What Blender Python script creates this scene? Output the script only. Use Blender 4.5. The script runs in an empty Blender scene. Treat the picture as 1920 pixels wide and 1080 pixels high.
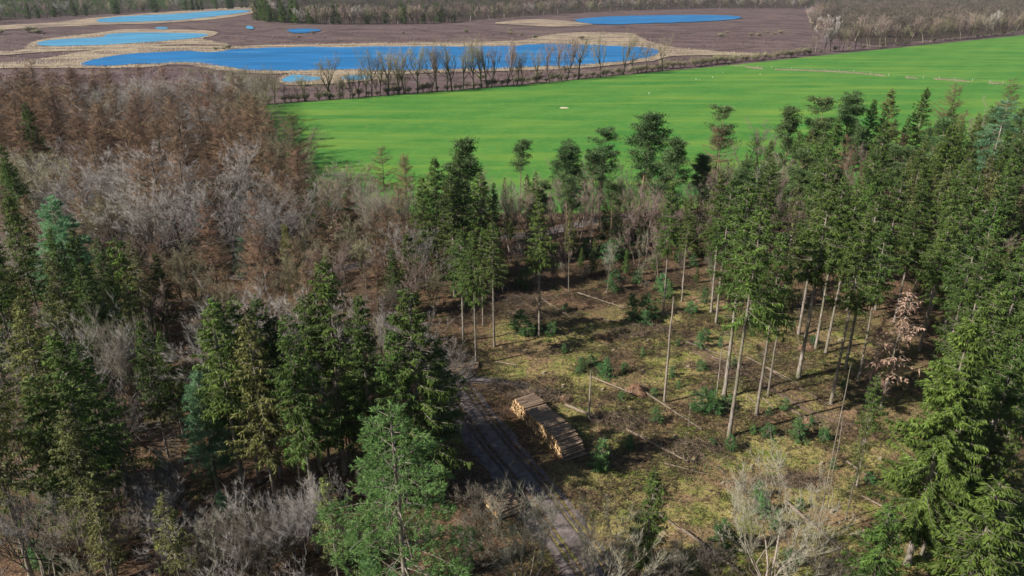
import bpy, math, random
import numpy as np
from mathutils import Vector
R = math.radians
SC = bpy.context.scene
COL = SC.collection

# ---------------------------------------------------------------- camera, sky, sun, exposure
CH, PITCH = 50.0, 22.5
F = 1400.0                                    # focal length in pixels of a 1920 wide picture
cam = bpy.data.objects.new('camera', bpy.data.cameras.new('camera'))
COL.objects.link(cam)
cam.location = (0, 0, CH); cam.rotation_euler = (R(90 - PITCH), 0, 0)
cam.data.lens = 36.0 * F / 1920; cam.data.sensor_width = 36.0
cam.data.clip_end = 12000; cam.data.clip_start = 0.5
SC.camera = cam
SC.render.resolution_x = 1024; SC.render.resolution_y = 576

SUN_EL = 37.0
to_sun = Vector((-0.93, -0.37, 0)).normalized() * math.cos(R(SUN_EL)); to_sun.z = math.sin(R(SUN_EL))
w = bpy.data.worlds.new('World'); SC.world = w; w.use_nodes = True
nt = w.node_tree; nt.nodes.clear()
sky = nt.nodes.new('ShaderNodeTexSky'); sky.sky_type = 'NISHITA'; sky.sun_disc = False
sky.sun_elevation = R(SUN_EL); sky.sun_rotation = math.atan2(to_sun.x, to_sun.y)
bg = nt.nodes.new('ShaderNodeBackground'); bg.inputs[1].default_value = 0.052
wo = nt.nodes.new('ShaderNodeOutputWorld')
nt.links.new(sky.outputs[0], bg.inputs[0]); nt.links.new(bg.outputs[0], wo.inputs[0])
sl = bpy.data.lights.new('sun', 'SUN'); sl.energy = 5.0; sl.angle = R(0.5); sl.color = (1.0, 0.95, 0.87)
so = bpy.data.objects.new('sun', sl); COL.objects.link(so)
so.rotation_euler = (-to_sun).to_track_quat('-Z', 'Y').to_euler()
SC.view_settings.view_transform = 'Standard'; SC.view_settings.look = 'None'
SC.view_settings.exposure = 0.68; SC.view_settings.gamma = 1.0

# ---------------------------------------------------------------- geometry of the place
SP, CP = math.sin(R(PITCH)), math.cos(R(PITCH))
def at(px, py, z=0.0):
    "world x, y of the point at height z seen at a pixel of the photograph"
    u, v = (px - 960) / F, (540 - py) / F
    dx, dy, dz = u, CP + v * SP, -SP + v * CP
    t = (z - CH) / dz
    return (dx * t, dy * t)
def proj(x, y, z):
    zc = y * CP + (CH - z) * SP
    return 960 + F * x / zc, 540 - F * ((z - CH) * CP + y * SP) / zc
def survey(x, y):
    "plan coordinates of the rough survey -> plan coordinates of the scene"
    s0, c0 = math.sin(R(25)), math.cos(R(25)); zc = y * c0 + 50 * s0
    return at(960 + 1280 * x / zc, 540 - 1280 * (-50 * c0 + y * s0) / zc)
def unsurvey(x, y):
    zc = y * CP + CH * SP; u = (F * x / zc) / 1280; v = (F * (-CH * CP + y * SP) / zc) / 1280
    s0, c0 = math.sin(R(25)), math.cos(R(25)); t = -50 / (-s0 + v * c0); t = np.where((-s0 + v * c0) < -1e-4, t, 1e5)
    return u * t, (c0 + v * s0) * t
def h_from(base, toppy):
    x, y = at(*base)
    k = math.atan((540 - toppy) / F)
    return CH - y * math.tan(R(PITCH) - k)

rng = np.random.default_rng(7)
_lat = np.random.default_rng(3).random((256, 256))
def vnoise(x, y, s):
    x = np.asarray(x, float) / s + 100; y = np.asarray(y, float) / s + 100
    xi = np.floor(x).astype(int); yi = np.floor(y).astype(int)
    fx = x - xi; fy = y - yi; fx = fx * fx * (3 - 2 * fx); fy = fy * fy * (3 - 2 * fy)
    a = _lat[xi % 256, yi % 256]; b = _lat[(xi + 1) % 256, yi % 256]
    c = _lat[xi % 256, (yi + 1) % 256]; d = _lat[(xi + 1) % 256, (yi + 1) % 256]
    return (a * (1 - fx) + b * fx) * (1 - fy) + (c * (1 - fx) + d * fx) * fy
def fbm(x, y, s): return (vnoise(x, y, s) + .5 * vnoise(x, y, s / 2.1) + .25 * vnoise(x, y, s / 4.3)) / 1.75

def smooth(pts, n=8, closed=True):
    P = [np.array(p, float) for p in pts]; out = []; N = len(P)
    rg = range(N) if closed else range(N - 1)
    for i in rg:
        g = (lambda k: P[k % N]) if closed else (lambda k: P[min(max(k, 0), N - 1)])
        p0, p1, p2, p3 = g(i - 1), g(i), g(i + 1), g(i + 2)
        for j in range(n):
            t = j / n
            out.append(.5 * (2 * p1 + (p2 - p0) * t + (2 * p0 - 5 * p1 + 4 * p2 - p3) * t * t + (3 * p1 - p0 - 3 * p2 + p3) * t ** 3))
    if not closed: out.append(P[-1])
    return np.array(out)
def inside(x, y, poly):
    x = np.asarray(x, float); y = np.asarray(y, float); c = np.zeros(x.shape, bool)
    n = len(poly)
    for i in range(n):
        x1, y1 = poly[i]; x2, y2 = poly[(i + 1) % n]
        if y1 == y2: continue
        k = ((y1 > y) != (y2 > y)) & (x < (x2 - x1) * (y - y1) / (y2 - y1) + x1)
        c ^= k
    return c
def dist_line(x, y, line):
    x = np.asarray(x, float); y = np.asarray(y, float); d = np.full(x.shape, 1e9)
    for (x1, y1), (x2, y2) in zip(line[:-1], line[1:]):
        L2 = (x2 - x1) ** 2 + (y2 - y1) ** 2 + 1e-9
        t = np.clip(((x - x1) * (x2 - x1) + (y - y1) * (y2 - y1)) / L2, 0, 1)
        d = np.minimum(d, np.hypot(x - x1 - t * (x2 - x1), y - y1 - t * (y2 - y1)))
    return d

TRACK = smooth([at(800, 660), at(835, 705), at(868, 755), at(905, 805), at(948, 862), at(1000, 925), at(1050, 990), at(1100, 1060), at(1150, 1140), at(1190, 1230)], 6, False)
SPUR = smooth([at(842, 722), at(880, 712), at(930, 716), at(990, 726)], 5, False)
SKID = smooth([at(1285, 640), at(1330, 668), at(1400, 702), at(1460, 742), at(1530, 780), at(1600, 800)], 6, False)
LANE = smooth([at(1190, 405), at(1100, 418), at(1000, 440), at(900, 446), at(780, 470), at(660, 500), at(560, 512), at(420, 520)], 6, False)
CLEAR = [at(*p) for p in [(830, 600), (870, 550), (960, 495), (1200, 490), (1330, 530), (1560, 570), (1680, 640), (1760, 800), (1920, 860), (2050, 1250), (800, 1250), (860, 1060), (860, 900), (810, 770)]]
MOSSY = [at(*p) for p in [(900, 650), (960, 600), (1060, 590), (1180, 585), (1260, 540), (1400, 560), (1560, 590), (1680, 640), (1760, 800), (1920, 860), (2050, 1250), (1000, 1250), (1010, 1060), (1090, 900), (1060, 860), (990, 750), (930, 700)]]
def clear_mask(x, y):
    m = inside(x, y, MOSSY).astype(float)
    d = dist_line(x, y, MOSSY + MOSSY[:1])
    return np.clip(np.where(m > 0, np.clip(.5 + d / 9, 0, 1), np.clip(.5 - d / 9, 0, 1)) + (fbm(np.asarray(x), np.asarray(y), 6) - .5) * .9 * (d < 9), 0, 1)
def gz(x, y):
    x = np.asarray(x, float); y = np.asarray(y, float)
    z = (fbm(x, y, 14) - .5) * 1.0 + (fbm(x + 40, y, 3.2) - .5) * .5
    k = np.clip((np.minimum(dist_line(x, y, TRACK[::3]), dist_line(x, y, LANE[::3])) - 2.2) / 3, 0, 1)
    e = np.clip((165 - y) / 20, 0, 1)
    return z * k * e

# ---------------------------------------------------------------- materials
def mat(name, rough=.8, spec=.25):
    m = bpy.data.materials.new(name); m.use_nodes = True
    n = m.node_tree.nodes; p = n['Principled BSDF']
    p.inputs['Roughness'].default_value = rough; p.inputs['Specular IOR Level'].default_value = spec
    return m, n, m.node_tree.links, p
def c4(c): return (c[0], c[1], c[2], 1)
def mixc(n, l, f, a, b):
    x = n.new('ShaderNodeMix'); x.data_type = 'RGBA'
    for i, v in ((0, f), (6, a), (7, b)):
        if isinstance(v, (tuple, list)): x.inputs[i].default_value = c4(v)
        elif isinstance(v, (int, float)): x.inputs[i].default_value = v
        else: l.new(v, x.inputs[i])
    return x.outputs[2]
def noise(n, l, scale, detail=4, vec=None, rough=.55):
    t = n.new('ShaderNodeTexNoise'); t.inputs['Scale'].default_value = scale; t.inputs['Detail'].default_value = detail
    t.inputs['Roughness'].default_value = rough
    if vec is not None: l.new(vec, t.inputs['Vector'])
    return t.outputs[0]
def ramp(n, l, f, a, b, lo=0, hi=1):
    x = n.new('ShaderNodeMapRange'); l.new(f, x.inputs[0]); x.inputs[1].default_value = a; x.inputs[2].default_value = b
    x.inputs[3].default_value = lo; x.inputs[4].default_value = hi; return x.outputs[0]
def pos(n, l, sx=1, sy=1, sz=1, rot=0):
    g = n.new('ShaderNodeNewGeometry'); m = n.new('ShaderNodeMapping'); m.inputs['Scale'].default_value = (sx, sy, sz)
    m.inputs['Rotation'].default_value = (0, 0, rot)
    l.new(g.outputs['Position'], m.inputs['Vector']); return m.outputs[0]
def bump(n, l, h, p, s=.5, d=.1):
    b = n.new('ShaderNodeBump'); b.inputs['Strength'].default_value = s; b.inputs['Distance'].default_value = d
    l.new(h, b.inputs['Height']); l.new(b.outputs[0], p.inputs['Normal'])
def foliage(name, dark, light, trans=.25, var=.3, hue=.02):
    m, n, l, p = mat(name, .6, .2)
    a = n.new('ShaderNodeAttribute'); a.attribute_name = 'v'
    c = mixc(n, l, a.outputs['Fac'], dark, light)
    oi = n.new('ShaderNodeObjectInfo'); h = n.new('ShaderNodeHueSaturation')
    l.new(ramp(n, l, oi.outputs['Random'], 0, 1, 1 - var, 1 + var), h.inputs['Value'])
    rn = n.new('ShaderNodeMath'); rn.operation = 'MULTIPLY'; rn.inputs[1].default_value = 7.31; l.new(oi.outputs['Random'], rn.inputs[0])
    fr = n.new('ShaderNodeMath'); fr.operation = 'FRACT'; l.new(rn.outputs[0], fr.inputs[0])
    l.new(ramp(n, l, fr.outputs[0], 0, 1, .5 - hue, .5 + hue), h.inputs['Hue'])
    l.new(c, h.inputs['Color']); l.new(h.outputs[0], p.inputs['Base Color'])
    if trans > 0:
        t = n.new('ShaderNodeBsdfTranslucent'); l.new(h.outputs[0], t.inputs[0])
        s = n.new('ShaderNodeMixShader'); s.inputs[0].default_value = trans
        l.new(p.outputs[0], s.inputs[1]); l.new(t.outputs[0], s.inputs[2]); l.new(s.outputs[0], n['Material Output'].inputs[0])
    return m
def bark(name, a, b, moss=None, scale=1.5):
    m, n, l, p = mat(name, .85, .15)
    tc = n.new('ShaderNodeTexCoord'); mp = n.new('ShaderNodeMapping'); mp.inputs['Scale'].default_value = (4, 4, .8)
    l.new(tc.outputs['Object'], mp.inputs[0])
    f = noise(n, l, scale, 5, mp.outputs[0]); c = mixc(n, l, ramp(n, l, f, .3, .7), a, b)
    oi = n.new('ShaderNodeObjectInfo'); c = mixc(n, l, ramp(n, l, oi.outputs['Random'], 0, 1, 0, .45), c, tuple(v * .45 for v in a))
    if moss: c = mixc(n, l, ramp(n, l, noise(n, l, .6, 2, mp.outputs[0]), .45, .6), c, moss)
    l.new(c, p.inputs['Base Color']); bump(n, l, f, p, .6, .05)
    return m

M = {}
M['spruce'] = foliage('spruce_needles', (.012, .026, .006), (.135, .215, .040), .22, .26, .015)
M['spruce_olive'] = foliage('olive_spruce_needles', (.025, .035, .008), (.225, .245, .07), .2, .25, .02)
M['fir'] = foliage('blue_green_needles', (.06, .15, .07), (.27, .48, .24), .25, .2, .015)
M['firgreen'] = foliage('bright_green_needles', (.05, .11, .03), (.17, .29, .085), .25, .12, .012)
M['pine'] = foliage('pine_needles', (.015, .032, .011), (.18, .28, .10), .2, .2, .02)
M['yellowgreen'] = foliage('young_conifer_needles', (.10, .12, .03), (.30, .29, .10), .25, .2, .02)
M['deadneedle'] = foliage('dead_needles', (.24, .14, .10), (.54, .36, .28), .15, .1, .01)
M['sapling'] = foliage('sapling_needles', (.03, .085, .025), (.13, .25, .08), .2, .3, .02)
M['larch'] = foliage('larch_twigs', (.05, .032, .022), (.33, .205, .125), 0, .35, .012)
M['pinklarch'] = foliage('young_larch_twigs', (.20, .12, .10), (.42, .27, .22), 0, .15, .01)
M['beech'] = foliage('grey_twigs', (.06, .05, .04), (.35, .32, .295), 0, .3, .02)
M['oak'] = foliage('olive_twigs', (.07, .062, .035), (.29, .26, .16), 0, .3, .02)
M['birch'] = foliage('purple_twigs', (.09, .065, .05), (.30, .225, .19), 0, .2, .01)
M['whitewood'] = foliage('bleached_wood', (.38, .35, .32), (.60, .57, .53), 0, .1, .01)
M['shrub'] = foliage('shrub_twigs', (.05, .042, .030), (.23, .20, .155), 0, .35, .02)
M['palebare'] = foliage('pale_stems', (.14, .13, .09), (.36, .34, .25), 0, .12, .02)
M['bark'] = bark('spruce_bark', (.14, .11, .09), (.46, .40, .35), (.17, .16, .10))
M['barkdark'] = bark('dark_bark', (.035, .028, .022), (.12, .10, .08), (.10, .11, .05))
M['barkpine'] = bark('pine_bark', (.20, .13, .09), (.36, .25, .18))
M['barkpale'] = bark('pale_bark', (.20, .16, .13), (.44, .37, .31))
M['logbark'] = bark('log_bark', (.15, .10, .07), (.46, .34, .235), None, 3)
M['fallen'] = bark('fallen_trunk_bark', (.10, .075, .055), (.34, .27, .20), None, 2)

def end_mat():
    m, n, l, p = mat('cut_wood', .7, .1)
    oi = n.new('ShaderNodeObjectInfo')
    c = mixc(n, l, oi.outputs['Random'], (.46, .28, .13), (.74, .52, .28))
    tc = n.new('ShaderNodeTexCoord')
    c = mixc(n, l, ramp(n, l, noise(n, l, 5, 3, tc.outputs['Object']), .5, .75), c, (.42, .22, .09))
    l.new(c, p.inputs['Base Color']); return m
M['cut'] = end_mat()

def field_mat():
    m, n, l, p = mat('pasture_grass', .75, .12)
    f1 = noise(n, l, .02, 4, pos(n, l, 1, 2.2, 1, .12)); f2 = noise(n, l, .35, 5, pos(n, l, 1, 1, 1)); f3 = noise(n, l, 2.2, 4, pos(n, l))
    c = mixc(n, l, ramp(n, l, f1, .35, .65), (.042, .165, .028), (.088, .212, .036))
    # tractor lines and mowing strips running with the far hedge
    wv = n.new('ShaderNodeTexWave'); wv.inputs['Scale'].default_value = .06; wv.inputs['Distortion'].default_value = 1.6; wv.inputs['Detail'].default_value = 3
    l.new(pos(n, l, .25, 1, 1, .17), wv.inputs['Vector'])
    c = mixc(n, l, ramp(n, l, wv.outputs[1], .2, .9, 0, .25), c, (.036, .135, .018))
    c = mixc(n, l, ramp(n, l, noise(n, l, .05, 5, pos(n, l, .25, 1.6, 1, .15), .65), .48, .66, 0, .7), c, (.165, .26, .04)); c = mixc(n, l, ramp(n, l, f2, .48, .70, 0, .5), c, (.15, .245, .035))
    c = mixc(n, l, ramp(n, l, f3, .5, .8, 0, .5), c, (.028, .11, .012))
    l.new(c, p.inputs['Base Color']); bump(n, l, f3, p, .6, .15); return m
M['field'] = field_mat()
def heath_mat():
    m, n, l, p = mat('heather', .95, .05)
    f1 = noise(n, l, .012, 4, pos(n, l, 1, 2.5)); f2 = noise(n, l, .25, 6, pos(n, l, 1, 1)); f3 = noise(n, l, .06, 5, pos(n, l, .5, 2, 1, .1))
    c = mixc(n, l, ramp(n, l, f1, .4, .6), (.105, .073, .074), (.150, .108, .098))
    c = mixc(n, l, ramp(n, l, f3, .56, .62, 0, .55), c, (.20, .15, .115))
    c = mixc(n, l, ramp(n, l, f2, .42, .72, 0, .8), c, (.055, .038, .040))
    wv = n.new('ShaderNodeTexWave'); wv.inputs['Scale'].default_value = .012; wv.inputs['Distortion'].default_value = 14; wv.inputs['Detail'].default_value = 3
    l.new(pos(n, l, .35, 1, 1, -.12), wv.inputs['Vector'])
    c = mixc(n, l, ramp(n, l, wv.outputs[1], .88, .97, 0, .45), c, (.045, .032, .032))
    l.new(c, p.inputs['Base Color']); bump(n, l, f2, p, 1, .6); return m
M['heath'] = heath_mat()
def reed_mat():
    m, n, l, p = mat('dry_reed', .9, .1)
    f = noise(n, l, .12, 6, pos(n, l, 1, 2)); c = mixc(n, l, ramp(n, l, f, .35, .65), (.22, .165, .115), (.42, .34, .24))
    c = mixc(n, l, ramp(n, l, noise(n, l, .035, 6, pos(n, l, .5, 2), .7), .46, .58, 0, .9), c, (.12, .088, .076))
    l.new(c, p.inputs['Base Color']); bump(n, l, f, p, 1, .5); return m
M['reed'] = reed_mat()
def water_mat(name, deep, rough=.16):
    m, n, l, p = mat(name, .35, .02)
    f = noise(n, l, .55, 3, pos(n, l, .45, 1.3, 1, .2)); g = noise(n, l, .018, 3, pos(n, l, 1, 2.5))
    c = mixc(n, l, ramp(n, l, g, .35, .7), deep, tuple(v * 1.45 for v in deep)); g2 = noise(n, l, .12, 6, pos(n, l, .12, 1.6), .7); c = mixc(n, l, ramp(n, l, g2, .45, .62, 0, .75), c, tuple(v * .68 for v in deep)); c = mixc(n, l, ramp(n, l, noise(n, l, .03, 3, pos(n, l, .3, 1)), .56, .68, 0, .5), c, (.07, .24, .42))  # sky reflection and ripple tones are painted into the blue base colour
    l.new(c, p.inputs['Base Color']); bump(n, l, f, p, .5, .35); p.inputs['IOR'].default_value = 1.33; return m
M['water'] = water_mat('lake_water', (.016, .125, .30))
M['waterpale'] = water_mat('sky_pale_water', (.07, .23, .37))  # paler base colour paints in the brighter sky these waters reflect
def floor_mat():
    m, n, l, p = mat('woodland_floor', .95, .08)
    a = n.new('ShaderNodeAttribute'); a.attribute_name = 'clear'
    P1 = pos(n, l)
    f1 = noise(n, l, .16, 5, P1); f2 = noise(n, l, 1.3, 6, P1, .7); f3 = noise(n, l, .45, 5, P1, .65); f4 = noise(n, l, 5, 4, P1, .7)
    lit = mixc(n, l, ramp(n, l, f2, .38, .62), (.07, .044, .028), (.20, .122, .075))
    lit = mixc(n, l, ramp(n, l, f3, .5, .6, 0, .8), lit, (.085, .065, .035))
    lit = mixc(n, l, ramp(n, l, f1, .55, .66, 0, .7), lit, (.075, .085, .022))
    cl = mixc(n, l, ramp(n, l, f3, .38, .55), (.140, .190, .028), (.330, .275, .100))
    cl = mixc(n, l, ramp(n, l, f1, .47, .56, 0, .9), cl, (.26, .165, .095))
    cl = mixc(n, l, ramp(n, l, f2, .50, .58, 0, .85), cl, (.060, .042, .026))
    c = mixc(n, l, a.outputs['Fac'], lit, cl)
    c = mixc(n, l, ramp(n, l, f4, .5, .60, 0, .7), c, (.035, .025, .016))
    c = mixc(n, l, ramp(n, l, f4, .42, .36, 0, .45), c, (.36, .25, .15))
    l.new(c, p.inputs['Base Color']); bump(n, l, f2, p, 1, .35); return m
M['floor'] = floor_mat()
def track_mat(name, a, b):
    m, n, l, p = mat(name, .8, .3)
    at_ = n.new('ShaderNodeAttribute'); at_.attribute_name = 'v'
    f = noise(n, l, .9, 6, pos(n, l), .75)
    c = mixc(n, l, ramp(n, l, f, .35, .65), a, b); c = mixc(n, l, ramp(n, l, noise(n, l, .35, 5, pos(n, l)), .5, .62, 0, .4), c, (.10, .075, .05))
    c = mixc(n, l, at_.outputs['Fac'], c, (.018, .014, .014))
    l.new(c, p.inputs['Base Color']); bump(n, l, f, p, 1, .2)
    l.new(ramp(n, l, at_.outputs['Fac'], 0, 1, .85, .45), p.inputs['Roughness']); return m
M['track'] = track_mat('wet_track_mud', (.070, .056, .052), (.215, .175, .160))
M['skid'] = track_mat('skid_mud', (.11, .07, .05), (.20, .13, .09))
def plain(name, a, b, s=2, rough=.9):
    m, n, l, p = mat(name, rough, .1); f = noise(n, l, s, 4, pos(n, l)); l.new(mixc(n, l, ramp(n, l, f, .35, .65), a, b), p.inputs['Base Color']); return m
M['drygrass'] = foliage('grass_blades', (.13, .18, .03), (.50, .42, .20), .2, 0, 0)
M['greengrass'] = foliage('bramble_leaves', (.035, .075, .02), (.10, .17, .05), .2, .1, 0)
M['stick'] = foliage('broken_sticks', (.10, .07, .05), (.50, .38, .26), 0, 0, 0)
M['soil'] = plain('dug_soil', (.10, .055, .035), (.22, .13, .08), 3)
M['brash'] = foliage('brushwood', (.05, .036, .026), (.27, .20, .14), 0, .1, 0)
M['white'] = plain('white_feather', (.75, .75, .73), (.85, .85, .83))
M['post'] = plain('fence_wood', (.35, .30, .24), (.55, .50, .42))
M['sand'] = plain('bare_sand', (.45, .36, .25), (.62, .52, .38), .4)
M['reedblade'] = foliage('reed_blades', (.18, .14, .095), (.42, .35, .25), .1, 0, 0)
M['heatherclump'] = foliage('heather_clumps', (.07, .045, .045), (.17, .115, .105), 0, 0, 0)

# ---------------------------------------------------------------- mesh building
class MB:
    def __init__(s): s.v = []; s.f = []; s.a = []; s.m = []; s.n = 0
    def add(s, V, Fc, val=.5, mi=0):
        V = np.asarray(V, float).reshape(-1, 3); Fc = np.asarray(Fc, int)
        if Fc.shape[1] == 4: Fc = np.concatenate([Fc[:, [0, 1, 2]], Fc[:, [0, 2, 3]]]); val = np.concatenate([val, val]) if np.ndim(val) else val
        s.v.append(V); s.f.append(Fc + s.n); s.n += len(V)
        s.a.append(np.broadcast_to(np.asarray(val, float), (len(Fc),)).copy()); s.m.append(np.full(len(Fc), mi))
    def mesh(s, name, mats, smooth_=False):
        V = np.concatenate(s.v); Fc = np.concatenate(s.f); me = bpy.data.meshes.new(name)
        me.vertices.add(len(V)); me.vertices.foreach_set('co', V.astype(np.float32).ravel())
        me.loops.add(len(Fc) * 3); me.loops.foreach_set('vertex_index', Fc.astype(np.int32).ravel())
        me.polygons.add(len(Fc)); me.polygons.foreach_set('loop_start', np.arange(0, len(Fc) * 3, 3, dtype=np.int32))
        for m_ in mats: me.materials.append(m_)
        me.polygons.foreach_set('material_index', np.concatenate(s.m).astype(np.int32))
        me.update(calc_edges=True)
        at_ = me.attributes.new('v', 'FLOAT', 'FACE'); at_.data.foreach_set('value', np.clip(np.concatenate(s.a), 0, 1).astype(np.float32))
        if smooth_: me.polygons.foreach_set('use_smooth', np.ones(len(Fc), bool))
        me.validate(); return me
def nz(a): return a / (np.linalg.norm(a, axis=-1, keepdims=True) + 1e-9)
def frame(D):
    ref = np.where(np.abs(D[:, 2:3]) > .9, np.array([[1., 0, 0]]), np.array([[0, 0, 1.]]))
    A = nz(np.cross(D, ref)); return A, np.cross(D, A)
def tubes(mb, P0, P1, r0, r1, k=3, val=.5, mi=0):
    "tapered prisms between many point pairs"
    N = len(P0); D = nz(P1 - P0); A, B = frame(D)
    th = np.arange(k) * 2 * math.pi / k; c = np.cos(th)[None, :, None]; s_ = np.sin(th)[None, :, None]
    ring = A[:, None] * c + B[:, None] * s_
    r0 = np.broadcast_to(r0, (N,))[:, None, None]; r1 = np.broadcast_to(r1, (N,))[:, None, None]
    V = np.concatenate([P0[:, None] + ring * r0, P1[:, None] + ring * r1], 1)
    i = np.arange(k); j = (i + 1) % k
    q = np.stack([i, j, j + k, i + k], 1)[None] + (np.arange(N) * 2 * k)[:, None, None]
    val = np.repeat(np.broadcast_to(val, (N,)), k)
    mb.add(V, q.reshape(-1, 4), val, mi)
def spikes(mb, P, D, L, r, val=.5, mi=0):
    N = len(P); A, B = frame(D); th = np.arange(3) * 2.0944
    ring = A[:, None] * np.cos(th)[None, :, None] + B[:, None] * np.sin(th)[None, :, None]
    r = np.broadcast_to(r, (N,))[:, None, None]; L = np.broadcast_to(L, (N,))[:, None]
    V = np.concatenate([P[:, None] + ring * r, (P + D * L)[:, None]], 1)
    q = np.array([[0, 1, 3], [1, 2, 3], [2, 0, 3]])[None] + (np.arange(N) * 4)[:, None, None]
    mb.add(V, q.reshape(-1, 3), np.repeat(np.broadcast_to(val, (N,)), 3), mi)
def kites(mb, P, D, L, W, val=.5, mi=0, rg=rng):
    "folded needle sprays"
    N = len(P); S = nz(np.cross(D, nz(rg.normal(size=(N, 3)) + np.array([0, 0, 1.2])))); U = np.cross(S, D)
    L = np.broadcast_to(L, (N,))[:, None]; W = np.broadcast_to(W, (N,))[:, None]
    mid = P + D * L * .42 - U * W * .35
    V = np.stack([P, mid + S * W, P + D * L, mid - S * W], 1)
    q = np.array([[0, 1, 2], [0, 2, 3]])[None] + (np.arange(N) * 4)[:, None, None]
    mb.add(V, q.reshape(-1, 3), np.repeat(np.broadcast_to(val, (N,)), 2), mi)
def polytube(mb, pts, rad, k=8, val=.5, mi=0, cap=True):
    pts = np.asarray(pts, float); n = len(pts); T = np.gradient(pts, axis=0); T = nz(T); A, B = frame(T)
    for i in range(1, n):
        a = A[i - 1] - T[i] * np.dot(A[i - 1], T[i]); A[i] = a / (np.linalg.norm(a) + 1e-9); B[i] = np.cross(T[i], A[i])
    th = np.arange(k) * 2 * math.pi / k
    V = pts[:, None] + (A[:, None] * np.cos(th)[None, :, None] + B[:, None] * np.sin(th)[None, :, None]) * np.asarray(rad)[:, None, None]
    q = []
    for i in range(n - 1):
        for j in range(k): q.append((i * k + j, i * k + (j + 1) % k, (i + 1) * k + (j + 1) % k, (i + 1) * k + j))
    mb.add(V, q, val, mi)
    if cap:
        for e, ring in ((0, V[0]), (1, V[-1])):
            c = ring.mean(0); VV = np.concatenate([ring, c[None]]); mb.add(VV, [(j, (j + 1) % k, k) for j in range(k)], val, mi)

# ---------------------------------------------------------------- tree generators: each returns (height, trunk mesh, crown mesh)
def trunk_mesh(name, H, r, rg, mt, stub0=0, stub1=0, nst=0, wig=.12, top=1.0):
    mb = MB(); n = 12; z = np.linspace(-.6, H * top, n)
    x = np.cumsum(rg.normal(0, wig, n)) * np.linspace(0, 1, n) * .5; y = np.cumsum(rg.normal(0, wig, n)) * np.linspace(0, 1, n) * .5
    t = np.linspace(0, 1, n); rad = r * ((1 - t * .93) ** .85); rad[0] *= 1.35
    pts = np.stack([x, y, z], 1); polytube(mb, pts, rad, 8)
    if nst:
        zz = rg.uniform(min(stub0, stub1), max(stub0, stub1) + .01, nst); az = rg.uniform(0, 6.28, nst)
        D = nz(np.stack([np.cos(az), np.sin(az), rg.uniform(-.35, .15, nst)], 1))
        P = np.stack([np.interp(zz, z, x), np.interp(zz, z, y), zz], 1)
        spikes(mb, P, D, rg.uniform(.3, 1.6, nst), .022)
    return mb.mesh(name, [mt], True), (z, x, y)
def axis(ax, zz): return np.stack([np.interp(zz, ax[0], ax[1]), np.interp(zz, ax[0], ax[2]), zz], 1)

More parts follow.
